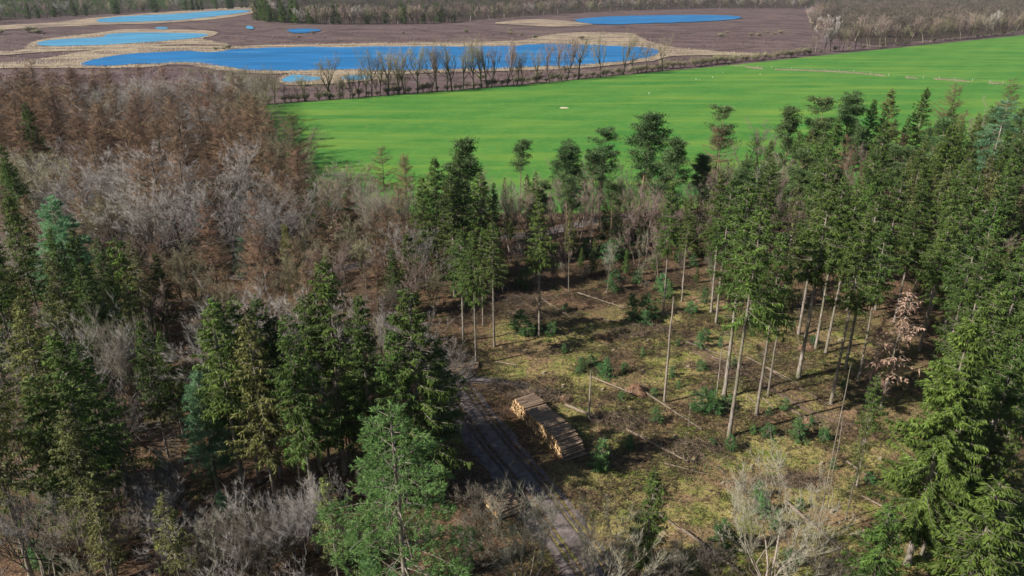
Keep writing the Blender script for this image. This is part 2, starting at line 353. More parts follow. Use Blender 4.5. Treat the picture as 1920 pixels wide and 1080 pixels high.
def spruce(seed, H=24, cb=8, Rm=3.2, leaf='spruce', bk='bark', dens=1.0, r=.2, gaps=.25, droop=.35, size=1.0, stubs=60, topexp=.8, barebr=0):
    rg = np.random.default_rng(seed)
    tm, ax = trunk_mesh('trunk', H, r, rg, M[bk], 2, max(cb, 3), stubs)
    mb = MB(); step = .42 * size; z = []; zz = cb
    while zz < H - .15: z += [zz] * int(rg.integers(5, 8)); zz += step * rg.uniform(.7, 1.3)
    z = np.array(z) + rg.normal(0, .1, len(z)); z = np.minimum(z, H - .1)
    t = np.clip((z - cb) / (H - cb), 0, 1); az = rg.uniform(0, 2 * math.pi, len(z))
    prof = np.minimum(.45 + t * 4.5, 1) * (1 - t) ** topexp
    ph = rg.uniform(0, 6.28, 3)
    lob = .5 + .5 * np.sin(az * 2 + z * .55 + ph[0]) * np.sin(z * 1.15 + az + ph[1])
    L = Rm * prof * rg.uniform(.62, 1.12, len(z)) * (1 - gaps + gaps * 1.6 * lob) + .25 * size
    keep = rg.random(len(z)) > gaps * .45 * (1 - t); z, t, az, L = z[keep], t[keep], az[keep], L[keep]
    out = np.stack([np.cos(az), np.sin(az), np.zeros(len(z))], 1); side = np.stack([-np.sin(az), np.cos(az), np.zeros(len(z))], 1)
    slope = -droop * (1 - t) + .45 * t + rg.normal(0, .1, len(z)); base = axis(ax, z); bv = rg.random(len(z))
    def bp(i, u):
        return base[i] + out[i] * (L[i] * u)[:, None] + np.array([0, 0, 1.]) * ((slope[i] * u + .22 * u * u * (1 - t[i])) * L[i])[:, None]
    I = np.arange(len(z))
    tubes(mb, bp(I, np.zeros(len(I))), bp(I, np.full(len(I), .55)), .03 * size, .018 * size, 3, .3, 1)
    tubes(mb, bp(I, np.full(len(I), .55)), bp(I, np.full(len(I), 1.)), .018 * size, .006, 3, .3, 1)
    cnt = np.maximum((L / (.125 * size) * dens).astype(int), 2)
    i = np.repeat(I, cnt); u = 1 - (rg.random(len(i)) ** 1.25) * .88
    for sg in (-1, 1):
        P = bp(i, u) + rg.normal(0, .04 * size, (len(i), 3))
        D = nz(out[i] * rg.uniform(.3, 1., (len(i), 1)) + side[i] * sg * rg.uniform(.4, 1., (len(i), 1)) + np.array([0, 0, -1.]) * rg.uniform(.0, .9, (len(i), 1)))
        kites(mb, P, D, size * rg.uniform(.26, .66, len(i)) * (1.1 - .35 * u), size * rg.uniform(.035, .075, len(i)), .55 * bv[i] + .45 * rg.random(len(i)), 0, rg)
    j = rg.random(len(i)) < .75; i, u = i[j], u[j]
    D = nz(rg.normal(0, .28, (len(i), 3)) + np.array([0, 0, -1.]) + out[i] * .25)
    kites(mb, bp(i, u), D, size * rg.uniform(.30, .95, len(i)) * (1.15 - .5 * t[i]), size * rg.uniform(.03, .065, len(i)), .5 * bv[i] + .4 * rg.random(len(i)), 0, rg)
    # leader
    n = 14; zz = rg.uniform(H - 1.2 * size, H + .2 * size, n)
    D = nz(rg.normal(0, .5, (n, 3)) + np.array([0, 0, .8])); kites(mb, axis(ax, np.minimum(zz, H)), D, .4 * size, .07 * size, .6, 0, rg)
    return (H, tm, mb.mesh('crown', [M[leaf], M[bk]]))

def fir(seed, H=22, cb=5, Rm=4, leaf='fir', bk='bark', dens=1.0, r=.24, tiers=1.0, topexp=.7, size=1.0, up=.12, stubs=30):
    "soft long-needled conifer: tiers of branches that carry tufts"
    rg = np.random.default_rng(seed)
    tm, ax = trunk_mesh('trunk', H, r, rg, M[bk], 2, max(cb, 3), stubs)
    mb = MB(); z = []; zz = cb
    while zz < H - .3: z += [zz] * int(rg.integers(5, 8)); zz += .62 * tiers * size * rg.uniform(.7, 1.3)
    z = np.array(z) + rg.normal(0, .12, len(z)); t = np.clip((z - cb) / (H - cb), 0, 1); az = rg.uniform(0, 6.283, len(z))
    L = Rm * np.minimum(.5 + 3 * t, 1) * (1 - t) ** topexp * rg.uniform(.55, 1.15, len(z)) + .3 * size
    out = np.stack([np.cos(az), np.sin(az), np.zeros(len(z))], 1); side = np.stack([-np.sin(az), np.cos(az), np.zeros(len(z))], 1)
    sl = up + .35 * t + rg.normal(0, .1, len(z)); base = axis(ax, z); bv = rg.random(len(z)); I = np.arange(len(z))
    def bp(i, u): return base[i] + out[i] * (L[i] * u)[:, None] + np.array([0, 0, 1.]) * ((sl[i] * u - .18 * u * u) * L[i])[:, None]
    tubes(mb, bp(I, np.zeros(len(I))), bp(I, np.full(len(I), .5)), .045 * size, .025 * size, 3, .3, 1)
    tubes(mb, bp(I, np.full(len(I), .5)), bp(I, np.full(len(I), 1.)), .025 * size, .008, 3, .3, 1)
    cnt = np.maximum((L / (.30 * size) * dens).astype(int), 2); i = np.repeat(I, cnt * 2); u = 1 - rg.random(len(i)) ** 1.1 * .75
    sg = rg.choice([-1., 1.], len(i)); lat = sg * rg.uniform(.05, .42, len(i)) * (1.15 - u) * L[i] * .9
    C = bp(i, u) + side[i] * lat[:, None] + rg.normal(0, .05, (len(i), 3)); C[:, 2] -= np.abs(lat) * .12
    k = 12; n = len(C); ci = np.repeat(np.arange(n), k); ii = i[ci]
    D = nz(rg.normal(0, .55, (len(ci), 3)) + out[ii] * .7 + side[ii] * (sg[ci] * .35)[:, None] + np.array([0, 0, .30]))
    kites(mb, C[ci] + rg.normal(0, .07 * size, (len(ci), 3)), D, size * rg.uniform(.20, .46, len(ci)), size * rg.uniform(.018, .038, len(ci)), .5 * bv[ii] + .5 * rg.random(len(ci)), 0, rg)
    n = 60; zz = rg.uniform(H - 1.4 * size, H, n); D = nz(rg.normal(0, .6, (n, 3)) + np.array([0, 0, .8])); kites(mb, axis(ax, zz), D, .4 * size, .05 * size, .6, 0, rg)
    return (H, tm, mb.mesh('crown', [M[leaf], M[bk]]))

def scots(seed, H=20, cf=.6, Rm=3.6, leaf='pine', nl=20, clump=1.0, conic=.6):
    rg = np.random.default_rng(seed); tm, ax = trunk_mesh('trunk', H, .19, rg, M['barkpine'], 4, H * cf, 26, .22)
    mb = MB(); z = np.sort(rg.uniform(cf, .985, nl)) * H; t = (z / H - cf) / (1 - cf); az = np.cumsum(rg.uniform(1.6, 3.2, nl))
    L = Rm * (1 - t * .78) ** conic * rg.uniform(.5, 1.1, nl) * np.minimum(.6 + t * 2, 1); el = rg.uniform(.0, .35, nl) + .55 * t
    base = axis(ax, z); out = nz(np.stack([np.cos(az), np.sin(az), el], 1)); C = []
    for b in range(nl):
        n = 4; pts = [base[b]]; d = out[b].copy()
        for s_ in range(n):
            d = nz(d + rg.normal(0, .16, 3) + np.array([0, 0, .07])); pts.append(pts[-1] + d * L[b] / n)
        pts = np.array(pts); polytube(mb, pts, np.linspace(.07, .015, n + 1), 4, .3, 1, False)
        for s_ in range(int(5 + L[b] * 2.6)):
            u = rg.uniform(.35, 1) * n; k = min(int(u), n - 1); p = pts[k] + (pts[k + 1] - pts[k]) * (u - k)
            q = p + rg.normal(0, .5, 3) * np.array([1, 1, .45]) + np.array([0, 0, .12])
            tubes(mb, p[None], q[None], .02, .008, 3, .3, 1); C.append(q)
    for zz in rg.uniform(.93, 1, 8) * H: C.append(axis(ax, np.array([zz]))[0] + rg.normal(0, .22, 3))
    C = np.array(C); k = int(40 * clump); ci = np.repeat(np.arange(len(C)), k); cv = rg.random(len(C))
    o = rg.normal(0, 1, (len(ci), 3)) * np.array([.26, .26, .14]) * rg.uniform(.7, 1.4, len(C))[ci][:, None]
    D = nz(o * 1.6 + np.array([0, 0, .35]) + rg.normal(0, .3, (len(ci), 3)))
    kites(mb, C[ci] + o, D, rg.uniform(.18, .38, len(ci)), rg.uniform(.045, .085, len(ci)), .75 * cv[ci] + .25 * rg.random(len(ci)), 0, rg)
    return (H, tm, mb.mesh('crown', [M[leaf], M['barkpine']]))

def larch(seed, H=20, cb=6, Rm=3.0, leaf='larch', bk='barkdark', dens=1.25, size=1.0, tw=.022):
    rg = np.random.default_rng(seed); tm, ax = trunk_mesh('trunk', H, .17 * max(size, .6), rg, M[bk], 2, cb, 30, .16)
    mb = MB(); nb = int((H - cb) / .16); z = rg.uniform(cb, H - .2, nb); t = (z - cb) / (H - cb); az = rg.uniform(0, 6.28, nb)
    L = Rm * np.minimum(.45 + 3 * t, 1) * (1 - t) ** .65 * rg.uniform(.5, 1.15, nb) + .3; bv = rg.random(nb)
    out = np.stack([np.cos(az), np.sin(az), np.zeros(nb)], 1); side = np.stack([-np.sin(az), np.cos(az), np.zeros(nb)], 1)
    sl = -.05 + .5 * t + rg.normal(0, .15, nb); base = axis(ax, z); I = np.arange(nb)
    def bp(i, u): return base[i] + out[i] * (L[i] * u)[:, None] + np.array([0, 0, 1.]) * ((sl[i] * u + .2 * u * u) * L[i])[:, None] + side[i] * (.12 * L[i] * np.sin(u * 3 + bv[i] * 6))[:, None]
    us = [0, .33, .66, 1.]; rr = np.array([.032, .022, .014, .006]) * max(size, .6)
    for k in range(3): tubes(mb, bp(I, np.full(nb, us[k])), bp(I, np.full(nb, us[k + 1])), rr[k], rr[k + 1], 3, .25, 0)
    cnt = np.maximum((L * 9 * dens).astype(int), 3); i = np.repeat(I, cnt); u = rg.uniform(.12, 1, len(i)); sg = rg.choice([-1., 1.], len(i))
    P = bp(i, u); D = nz(out[i] * rg.uniform(.2, 1, (len(i), 1)) + side[i] * (sg * rg.uniform(.3, 1, len(i)))[:, None] + rg.normal(0, .35, (len(i), 3)))
    tl = size * rg.uniform(.3, .95, len(i)) * (1.2 - .6 * u); spikes(mb, P, D, tl, tw, .55 * bv[i] + .45 * rg.random(len(i)))
    for s_ in range(2):
        Q = P + D * (tl * rg.uniform(.25, .85, len(i)))[:, None]; E = nz(D + rg.normal(0, .75, D.shape) + np.array([0, 0, -.1]))
        spikes(mb, Q, E, tl * rg.uniform(.35, .7, len(i)), tw * .7, .5 * bv[i] + .5 * rg.random(len(i)))
    return (H, tm, mb.mesh('crown', [M[leaf]]))

def bare(seed, H=18, tf=.35, n0=5, levels=5, spread=.55, upt=.10, leaf='beech', bk='barkdark', r=.22, ang0=.6, tw=.012, ntw=4, ratio=.74, stems=1, kside=1, leader=False, tlen=1.0):
    "leafless broadleaf tree; stems > 1 makes a coppice clump"
    rg = np.random.default_rng(seed); tr = MB(); mb = MB(); P = []; D = []; Rr = []
    hx = 0
    for s_ in range(stems):
        n = 7; a = rg.uniform(0, 6.28); lean = 0 if stems == 1 else rg.uniform(.05, .35)
        d = nz(np.array([math.cos(a) * lean, math.sin(a) * lean, 1.])); p = np.array([0, 0, -.4]) + (np.array([math.cos(a), math.sin(a), 0]) * .25 * (stems > 1))
        pts = [p]; Ls = H * tf * (1 if stems == 1 else rg.uniform(.5, 1.1))
        for i in range(n):
            d = nz(d + rg.normal(0, .07, 3) + np.array([0, 0, .04])); p = p + d * (Ls + .4) / n; pts.append(p)
        rs = r if stems == 1 else r * rg.uniform(.5, 1) / math.sqrt(stems) * 1.4
        polytube(tr, pts, np.linspace(1.15, .72, n + 1) * rs, 7, .4, 0, True)
        m_ = n0
        for k in range(m_):
            q = pts[-1] if k < 2 or stems > 1 else pts[-1 - int(rg.integers(0, 4))]
            a2 = a + k * 2.4 + rg.uniform(-.4, .4); an = ang0 * rg.uniform(.35, 1.2)
            if k == 0: an *= .3
            dd = nz(d + (np.array([math.cos(a2), math.sin(a2), 0])) * math.tan(min(an, 1.35)))
            P.append(q); D.append(dd); Rr.append(rs * .62)
    P, D, Rr = np.array(P), np.array(D), np.array(Rr)
    rem = H * (1 - tf); L0 = rem * (1 - ratio) / (1 - ratio ** (levels + 1)) * 1.12; L = np.full(len(P), L0) * rg.uniform(.75, 1.2, len(P))
    bv = rg.random(len(P)); UP = np.array([0, 0, 1.])
    for lv in range(levels):
        r0 = Rr; mid = None
        for s_ in range(2):
            D = nz(D + rg.normal(0, .13, D.shape) + UP * upt); Q = P + D * (L * .5)[:, None]; r1 = r0 * .82
            tubes(mb, P, Q, r0, r1, 5 if lv < 2 else 3, .04 + .09 * lv + .2 * bv, 0); P = Q; r0 = r1
            if s_ == 0: mid = (Q.copy(), r1.copy())
        nP, nD, nR, nL, nb = [], [], [], [], []
        for c in range(2 + kside):
            src, rs_ = (P, r0) if c < 2 else mid
            A, B = frame(D); ph = rg.uniform(0, 6.28, len(D)); an = spread * rg.uniform(.5, 1.35, len(D)) * (.45 if c == 0 else 1)
            dd = nz(D * np.cos(an)[:, None] + (A * np.cos(ph)[:, None] + B * np.sin(ph)[:, None]) * np.sin(an)[:, None] + UP * upt)
            nP.append(src); nD.append(dd); nR.append(rs_ * (.78 if c == 0 else .6)); nL.append(L * ratio * rg.uniform(.7, 1.2, len(D)) * (1.05 if c == 0 else .85)); nb.append(np.clip(bv + rg.normal(0, .1, len(bv)), 0, 1))
        P, D, Rr, L, bv = map(np.concatenate, (nP, nD, nR, nL, nb)); Rr = np.maximum(Rr, tw * 1.1)
    for s_ in range(ntw):
        E = nz(D + rg.normal(0, .38, D.shape) + UP * upt * 1.5); o = rg.uniform(-.1, .35, len(P))
        spikes(mb, P + D * (L * o * (s_ > 0))[:, None], E, L * rg.uniform(.7, 1.3, len(P)) * tlen, tw, .45 + .55 * rg.random(len(P)) * (.4 + .6 * bv))
    cm = mb.mesh('crown', [M[leaf]]); top = max(max(v[:, 2].max() for v in mb.v) * .97, 1)
    return (top, tr.mesh('trunk', [M[bk]], True), cm)

K = {}
K['spruce'] = [spruce(s, H, cb, Rm, gaps=g, dens=1.05) for s, H, cb, Rm, g in
               ((11, 25, 8.5, 3.9, .4), (12, 24, 7, 4.3, .45), (13, 26, 10, 3.6, .45), (14, 23, 5, 4.5, .35), (15, 25, 6, 4.7, .5))]
K['spruce_olive'] = [spruce(s, H, cb, Rm, leaf='spruce_olive', gaps=g, dens=.9) for s, H, cb, Rm, g in ((21, 24, 9, 3.8, .45), (22, 25, 7, 4.2, .55))]
K['tallspruce'] = [spruce(s, H, cb, Rm, gaps=.4, r=.21, stubs=110) for s, H, cb, Rm in ((31, 25, 12, 3.4), (32, 24, 13, 3.1), (33, 26, 13.5, 3.5))]
K['bigspruce'] = [spruce(41, 27, 5.0, 5.4, gaps=.25, r=.3, dens=2.0, droop=.45)]
K['sparse'] = [spruce(s, H, cb, 2.4, leaf='spruce_olive', gaps=.6, dens=.6, r=.13) for s, H, cb in ((51, 20, 9), (52, 22, 12))]
K['dead'] = [spruce(61, 16, 4, 2.8, leaf='deadneedle', gaps=.75, dens=.35, r=.13)]
K['youngspruce'] = [spruce(s, 12, 2.0, 2.5, gaps=.25, r=.12, size=.9, stubs=10) for s in (71, 72)]
K['fir'] = [fir(81, 22, 3.5, 5.6, dens=1.35), fir(82, 20, 5, 3.4, dens=1.2)]
K['firtier'] = [fir(83, 25, 9, 5.4, 'fir', dens=1.3, tiers=1.7, up=-.02)]
K['firbig'] = [fir(84, 23, 2, 7.6, 'firgreen', dens=1.05, tiers=1.75, topexp=.58, up=-.05, r=.27)]
K['firsmall'] = [fir(85, 8, .8, 1.7, 'fir', r=.09, size=.8), fir(86, 6, .5, 1.3, 'fir', r=.07, size=.7)]
K['yellow'] = [fir(87, 13, 1, 1.7, 'yellowgreen', r=.1, size=.9, up=.5)]
K['pine'] = [scots(91, 20, .60, 4.6, nl=24), scots(92, 21, .48, 5.2, nl=38, conic=.9), scots(93, 19, .70, 3.6, nl=18), scots(94, 20, .45, 4.2, nl=34, conic=1.0)]
K['larch'] = [larch(s, H, cb, Rm + .5) for s, H, cb, Rm in ((101, 20, 6, 4.6), (102, 21, 7, 4.2), (103, 19, 5, 4.8), (104, 20, 8, 4.4))]
K['larchsmall'] = [larch(105, 9, .8, 2.3, 'pinklarch', 'bark', .8, .7)]
K['beech'] = [bare(111, 18, .28, 8, 5, .55, .05, ang0=1.15), bare(112, 17, .26, 9, 5, .58, .05, ang0=1.2), bare(113, 18, .3, 8, 5, .52, .06, ang0=1.1)]
K['oak'] = [bare(121, 17, .30, 7, 5, .60, .06, 'oak', ang0=1., tw=.019), bare(122, 18, .34, 7, 5, .58, .07, 'oak', ang0=1., tw=.019)]
K['birch'] = [bare(131, 17, .45, 6, 5, .42, .06, 'birch', 'barkpale', r=.12, tw=.010), bare(132, 16, .4, 5, 5, .5, .05, 'birch', 'barkpale', r=.11, tw=.010)]
K['slim'] = [bare(135, 16, .42, 4, 4, .5, .12, 'palebare', 'bark', r=.10, tw=.012, ntw=3), bare(136, 15, .35, 4, 4, .55, .12, 'beech', 'barkdark', r=.11, ntw=3)]
K['coppice'] = [bare(141, 11, .38, 2, 4, .36, .16, 'palebare', 'barkpale', r=.17, ang0=.45, stems=9, ntw=3, tw=.009, tlen=1.25)]
K['greycoppice'] = [bare(142, 14, .34, 3, 4, .42, .17, 'shrub', 'bark', r=.24, ang0=.6, stems=6, ntw=4, tw=.012, tlen=1.2), bare(143, 13, .38, 3, 4, .38, .15, 'beech', 'bark', r=.24, ang0=.7, stems=5, ntw=4, tw=.011, tlen=1.2)]
K['bush'] = [bare(s, 5, .22, 2, 4, .5, .08, 'shrub', 'barkdark', r=.10, ang0=.7, stems=8, ntw=4, tw=.010) for s in (151, 152)] + [bare(153, 5.5, .25, 2, 4, .45, .12, 'shrub', 'barkdark', r=.11, ang0=.6, stems=7, ntw=4, tw=.010)]
K['white'] = [bare(161, 13, .45, 4, 3, .5, .12, 'whitewood', 'barkpale', r=.14, ang0=.55, ntw=2, tw=.02)]
K['sapling'] = [fir(171, 2.6, .15, 1.0, 'sapling', r=.04, size=.55, stubs=0), spruce(172, 3, .2, 1.0, 'sapling', r=.04, size=.5, stubs=0), fir(173, 2.2, .1, .95, 'sapling', r=.04, size=.6, stubs=0)]
# coarse kinds for the far distance
K['hedgetree'] = [bare(s, 19, .34, 6, 4, .5, .12, 'oak', 'barkdark', r=.3, ang0=.8, tw=.024, ntw=4) for s in (181, 182, 183)] + [bare(184, 19, .3, 6, 4, .45, .14, 'birch', 'barkdark', r=.25, tw=.03, ntw=4)]
K['hedgebush'] = [bare(s, 5, .2, 2, 3, .55, .06, 'oak', 'barkdark', r=.12, ang0=.8, stems=12, ntw=5, tw=.035) for s in (191, 192)]
K['farbare'] = [bare(s, 18, .22, 6, 3, .5, .10, lf, 'barkdark', r=.28, ang0=.7, tw=.06, ntw=5) for s, lf in ((201, 'shrub'), (202, 'oak'), (203, 'beech'), (204, 'birch'))]
K['farspruce'] = [spruce(s, 21, 2, 3.6, size=2.3, gaps=.2, r=.25, stubs=0) for s in (211, 212)]
K['farpale'] = [bare(205, 17, .4, 5, 3, .4, .12, 'birch', 'barkpale', r=.2, tw=.05, ntw=3)]

# ---------------------------------------------------------------- placing
DESC = {'spruce': ('dark green spruce', 'spruce tree', 'spruce_tree'), 'spruce_olive': ('olive green spruce', 'spruce tree', 'spruce_tree'),
        'tallspruce': ('spruce with a long bare trunk', 'spruce tree', 'spruce_tree'), 'bigspruce': ('broad drooping spruce', 'spruce tree', 'spruce_tree'),
        'sparse': ('thin sparse spruce', 'spruce tree', 'spruce_tree'), 'dead': ('dead pinkish brown spruce', 'dead tree', 'dead_spruce'),
        'youngspruce': ('short bushy green spruce', 'spruce tree', 'young_spruce'), 'fir': ('blue-green fir', 'fir tree', 'fir_tree'),
        'firtier': ('blue-green fir with tiered branches', 'fir tree', 'fir_tree'), 'firbig': ('bright green soft fir', 'fir tree', 'fir_tree'),
        'firsmall': ('small blue-green fir', 'fir tree', 'young_fir'), 'yellow': ('yellowish green young conifer', 'conifer', 'young_conifer'),
        'pine': ('pine with a clumped dark crown', 'pine tree', 'pine_tree'), 'larch': ('bare orange-brown larch', 'larch tree', 'larch_tree'),
        'larchsmall': ('small pinkish bare larch', 'larch tree', 'young_larch'), 'beech': ('bare grey beech', 'bare tree', 'beech_tree'),
        'oak': ('bare olive-brown oak', 'bare tree', 'oak_tree'), 'birch': ('bare purplish birch', 'bare tree', 'birch_tree'),
        'slim': ('slim bare young tree', 'bare tree', 'bare_tree'), 'coppice': ('pale many-stemmed bare tree', 'bare tree', 'coppiced_tree'),
        'greycoppice': ('grey many-stemmed bare tree', 'bare tree', 'coppiced_tree'), 'bush': ('twiggy leafless bush', 'bush', 'bare_bush'),
        'white': ('bleached white dead tree', 'dead tree', 'dead_tree'), 'sapling': ('low blue-green conifer sapling', 'sapling', 'conifer_sapling'),
        'hedgetree': ('tall leafless hedgerow tree', 'bare tree', 'hedgerow_tree'), 'hedgebush': ('low leafless hedgerow bush', 'bush', 'hedgerow_bush'),
        'farbare': ('distant leafless tree', 'bare tree', 'woodland_tree'), 'farspruce': ('distant dark evergreen', 'evergreen tree', 'evergreen_tree'),
        'farpale': ('distant pale-stemmed birch', 'bare tree', 'birch_tree')}
TREES = []      # (root, kind, x, y, h, custom label, group)
POSN = []
def put(kind, x, y, h, label=None, group=None, var=None, wide=1.0, z=None, lean=0):
    V = K[kind]; H, tm, cm = V[int(rng.integers(len(V))) if var is None else var % len(V)]
    name = DESC[kind][2]
    o = bpy.data.objects.new(name, None); COL.objects.link(o); o.empty_display_size = .5
    zz = float(gz(x, y)) if z is None else z
    o.location = (x, y, zz); s_ = h / H; o.scale = (s_ * wide, s_ * wide, s_)
    o.rotation_euler = (rng.normal(0, .012) , lean + rng.normal(0, .012), rng.uniform(0, 6.28))
    for nm, me in (('trunk', tm), ('crown', cm)):
        c = bpy.data.objects.new(nm, me); COL.objects.link(c); c.parent = o
    o['category'] = DESC[kind][1]
    TREES.append((o, kind, x, y, h, label, group)); POSN.append((x, y)); return o
def top(kind, px, py, h, label=None, **k):
    x, y = at(px, py, h); return put(kind, x, y, h, label, **k)
def base(kind, bx, by, topy, label=None, **k):
    x, y = at(bx, by); return put(kind, x, y, h_from((bx, by), topy), label, **k)

# ---------------------------------------------------------------- the setting
def link(name, me, kind=None, label=None, cat=None, loc=(0, 0, 0)):
    o = bpy.data.objects.new(name, me); COL.objects.link(o); o.location = loc
    if kind: o['kind'] = kind
    if label: o['label'] = label
    if cat: o['category'] = cat
    return o
def ngon(name, pts, z, m, label, cat, jit=0.0, n=8, kind='structure'):
    n = n * 3 if jit > .2 and n > 1 else n
    P = smooth(pts, n) if n > 1 else np.array(pts, float)
    if jit:
        P = P.copy(); i = np.arange(len(P)); q = np.random.default_rng(len(pts)); P[:, 1] += (fbm(P[:, 0] * 1.0, P[:, 1] * .3, 16) - .5) * 14 * jit; P[:, 0] += q.normal(0, .3 * jit, len(P))
    me = bpy.data.meshes.new(name); me.from_pydata([(p[0], p[1], z) for p in P], [], [list(range(len(P)))]); me.materials.append(m)
    nrm = me.polygons[0].normal.z if (me.update() or True) else 1
    if nrm < 0: me.flip_normals()
    return link(name, me, kind, label, cat)
def gp(pts): return [at(*p) for p in pts]

ngon('ground', [(-4000, -200), (4000, -200), (4000, 4200), (-4000, 4200)], -.6, M['heath'], 'dark open ground that runs to the horizon', 'ground', n=1)
# heath as a sheet of its own beyond the woods
ngon('heath', [(-1100, 200), (-190, 190), (-112, 300), (10, 350), (180, 440), (440, 640), (1500, 1250), (1800, 3600), (-1800, 3600), (-1500, 600)], -.4, M['heath'], 'purple-brown heather moor around the lakes', 'heath', n=1)
FIELD = gp([(497, 197), (700, 181), (960, 161), (1240, 134), (1330, 126), (1420, 117), (1540, 104), (1700, 88), (1920, 66), (2150, 46)]) + [survey(*p) for p in [(330, 330), (175, 215), (110, 172), (60, 152), (20, 147), (-20, 146), (-45, 150), (-58, 175), (-78, 220), (-95, 260)]]
ngon('pasture', FIELD, .02, M['field'], 'bright green grass field between the wood and the lakes', 'field', n=1)

# woodland floor: one relief mesh
xs = np.arange(-240, 240.1, .9); ys = np.arange(22, 360, .9)
X, Y = np.meshgrid(xs, ys); Z = gz(X, Y)
cmask = clear_mask(X, Y)
fe = np.array(FIELD)
infield = inside(X, Y, fe); dfe = dist_line(X, Y, [tuple(p) for p in fe] + [tuple(fe[0])])
Z = np.where(infield & (dfe > 1.5), -.2, Z + .03)
Z = np.where(Y > 290, np.minimum(Z, .03), Z)
nx, ny = len(xs), len(ys)
V = np.stack([X, Y, Z], -1).reshape(-1, 3)
idx = np.arange(nx * ny).reshape(ny, nx)
Q = np.stack([idx[:-1, :-1], idx[:-1, 1:], idx[1:, 1:], idx[1:, :-1]], -1).reshape(-1, 4)
cx, cy = unsurvey(X[:-1, :-1].ravel(), Y[:-1, :-1].ravel())
edge_r = 60 + .75 * cy + 60
ok = ~(infield[:-1, :-1].ravel() & (dfe[:-1, :-1].ravel() > 4)) & ~((cy > 275 + 8 * np.sin(cx * .07)) | ((cx > -60) & (cy > 230)))
# leave the ground beyond the far hedge to the heath
hl = np.interp(cx, [-104, 10, 170], [290, 326, 400]); ok &= cy < hl
Q = Q[ok]
me = bpy.data.meshes.new('woodland_floor'); me.from_pydata(V, [], Q); me.materials.append(M['floor'])
a_ = me.attributes.new('clear', 'FLOAT', 'POINT'); a_.data.foreach_set('value', cmask.ravel().astype(np.float32))
me.polygons.foreach_set('use_smooth', np.ones(len(Q), bool))
link('woodland_floor', me, 'structure', 'brown leaf litter and mossy clearing under the trees', 'forest floor')

def strip(name, line, hw, m, label, ruts=(), z0=.05, jit=.25):
    line = np.array(line); T = nz(np.gradient(line, axis=0)); Nn = np.stack([T[:, 1], -T[:, 0]], 1)
    seg = [line[0]]
    for a, b in zip(line[:-1], line[1:]):
        k = max(int(np.hypot(*(b - a)) / .45), 1)
        for j in range(1, k + 1): seg.append(a + (b - a) * j / k)
    L = np.array(seg); T = nz(np.gradient(L, axis=0)); Nn = np.stack([T[:, 1], -T[:, 0]], 1)
    us = np.linspace(-1, 1, 41); W = hw * (1 + jit * (fbm(L[:, 0], L[:, 1], 3) - .5) * 2)
    Pp = L[:, None] + Nn[:, None] * (us[None, :, None] * W[:, None, None])
    wob = (fbm(L[:, 0] + 9, L[:, 1], 9) - .5) * .5
    zz = np.zeros(Pp.shape[:2]); v = np.zeros(Pp.shape[:2])
    for c, wd, dp in ruts:
        g = np.exp(-(((us[None] * W[:, None]) - c - wob[:, None]) / wd) ** 2); zz -= dp * g; v = np.maximum(v, g * min(dp / .10, 1))
    zz += gz(Pp[..., 0], Pp[..., 1]) + z0 + (fbm(Pp[..., 0], Pp[..., 1], .9) - .5) * .09; zz -= .22 * (np.abs(us)[None] ** 6)
    n0, n1 = Pp.shape[:2]; V = np.concatenate([Pp, zz[..., None]], -1).reshape(-1, 3); idx = np.arange(n0 * n1).reshape(n0, n1)
    Q = np.stack([idx[:-1, :-1], idx[:-1, 1:], idx[1:, 1:], idx[1:, :-1]], -1).reshape(-1, 4)
    me = bpy.data.meshes.new(name); me.from_pydata(V, [], Q); me.materials.append(m)
    a_ = me.attributes.new('v', 'FLOAT', 'POINT'); a_.data.foreach_set('value', v.ravel().astype(np.float32))
    me.polygons.foreach_set('use_smooth', np.ones(len(Q), bool)); me.update()
    if me.polygons[0].normal.z < 0: me.flip_normals()
    return link(name, me, 'structure', label, 'track')
strip('forest_track', TRACK, 3.4, M['track'], 'muddy forest track with wheel ruts beside the log stack', [(-2.0, .20, .13), (-1.35, .18, .11), (.65, .20, .13), (1.3, .18, .11)], .10)
strip('side_track', SPUR, 1.3, M['track'], 'short muddy spur at the top of the track', [(-.6, .18, .08), (.6, .18, .08)], .13, .4)
strip('skid_trail', SKID, 1.5, M['skid'], 'dark muddy skid trail across the clearing', [(-.8, .3, .14), (.7, .3, .14)], .10, .5)
strip('woodland_lane', LANE, 2.2, M['track'], 'grey lane along the near side of the field', [(-.8, .3, .05), (.8, .3, .05)], .09)

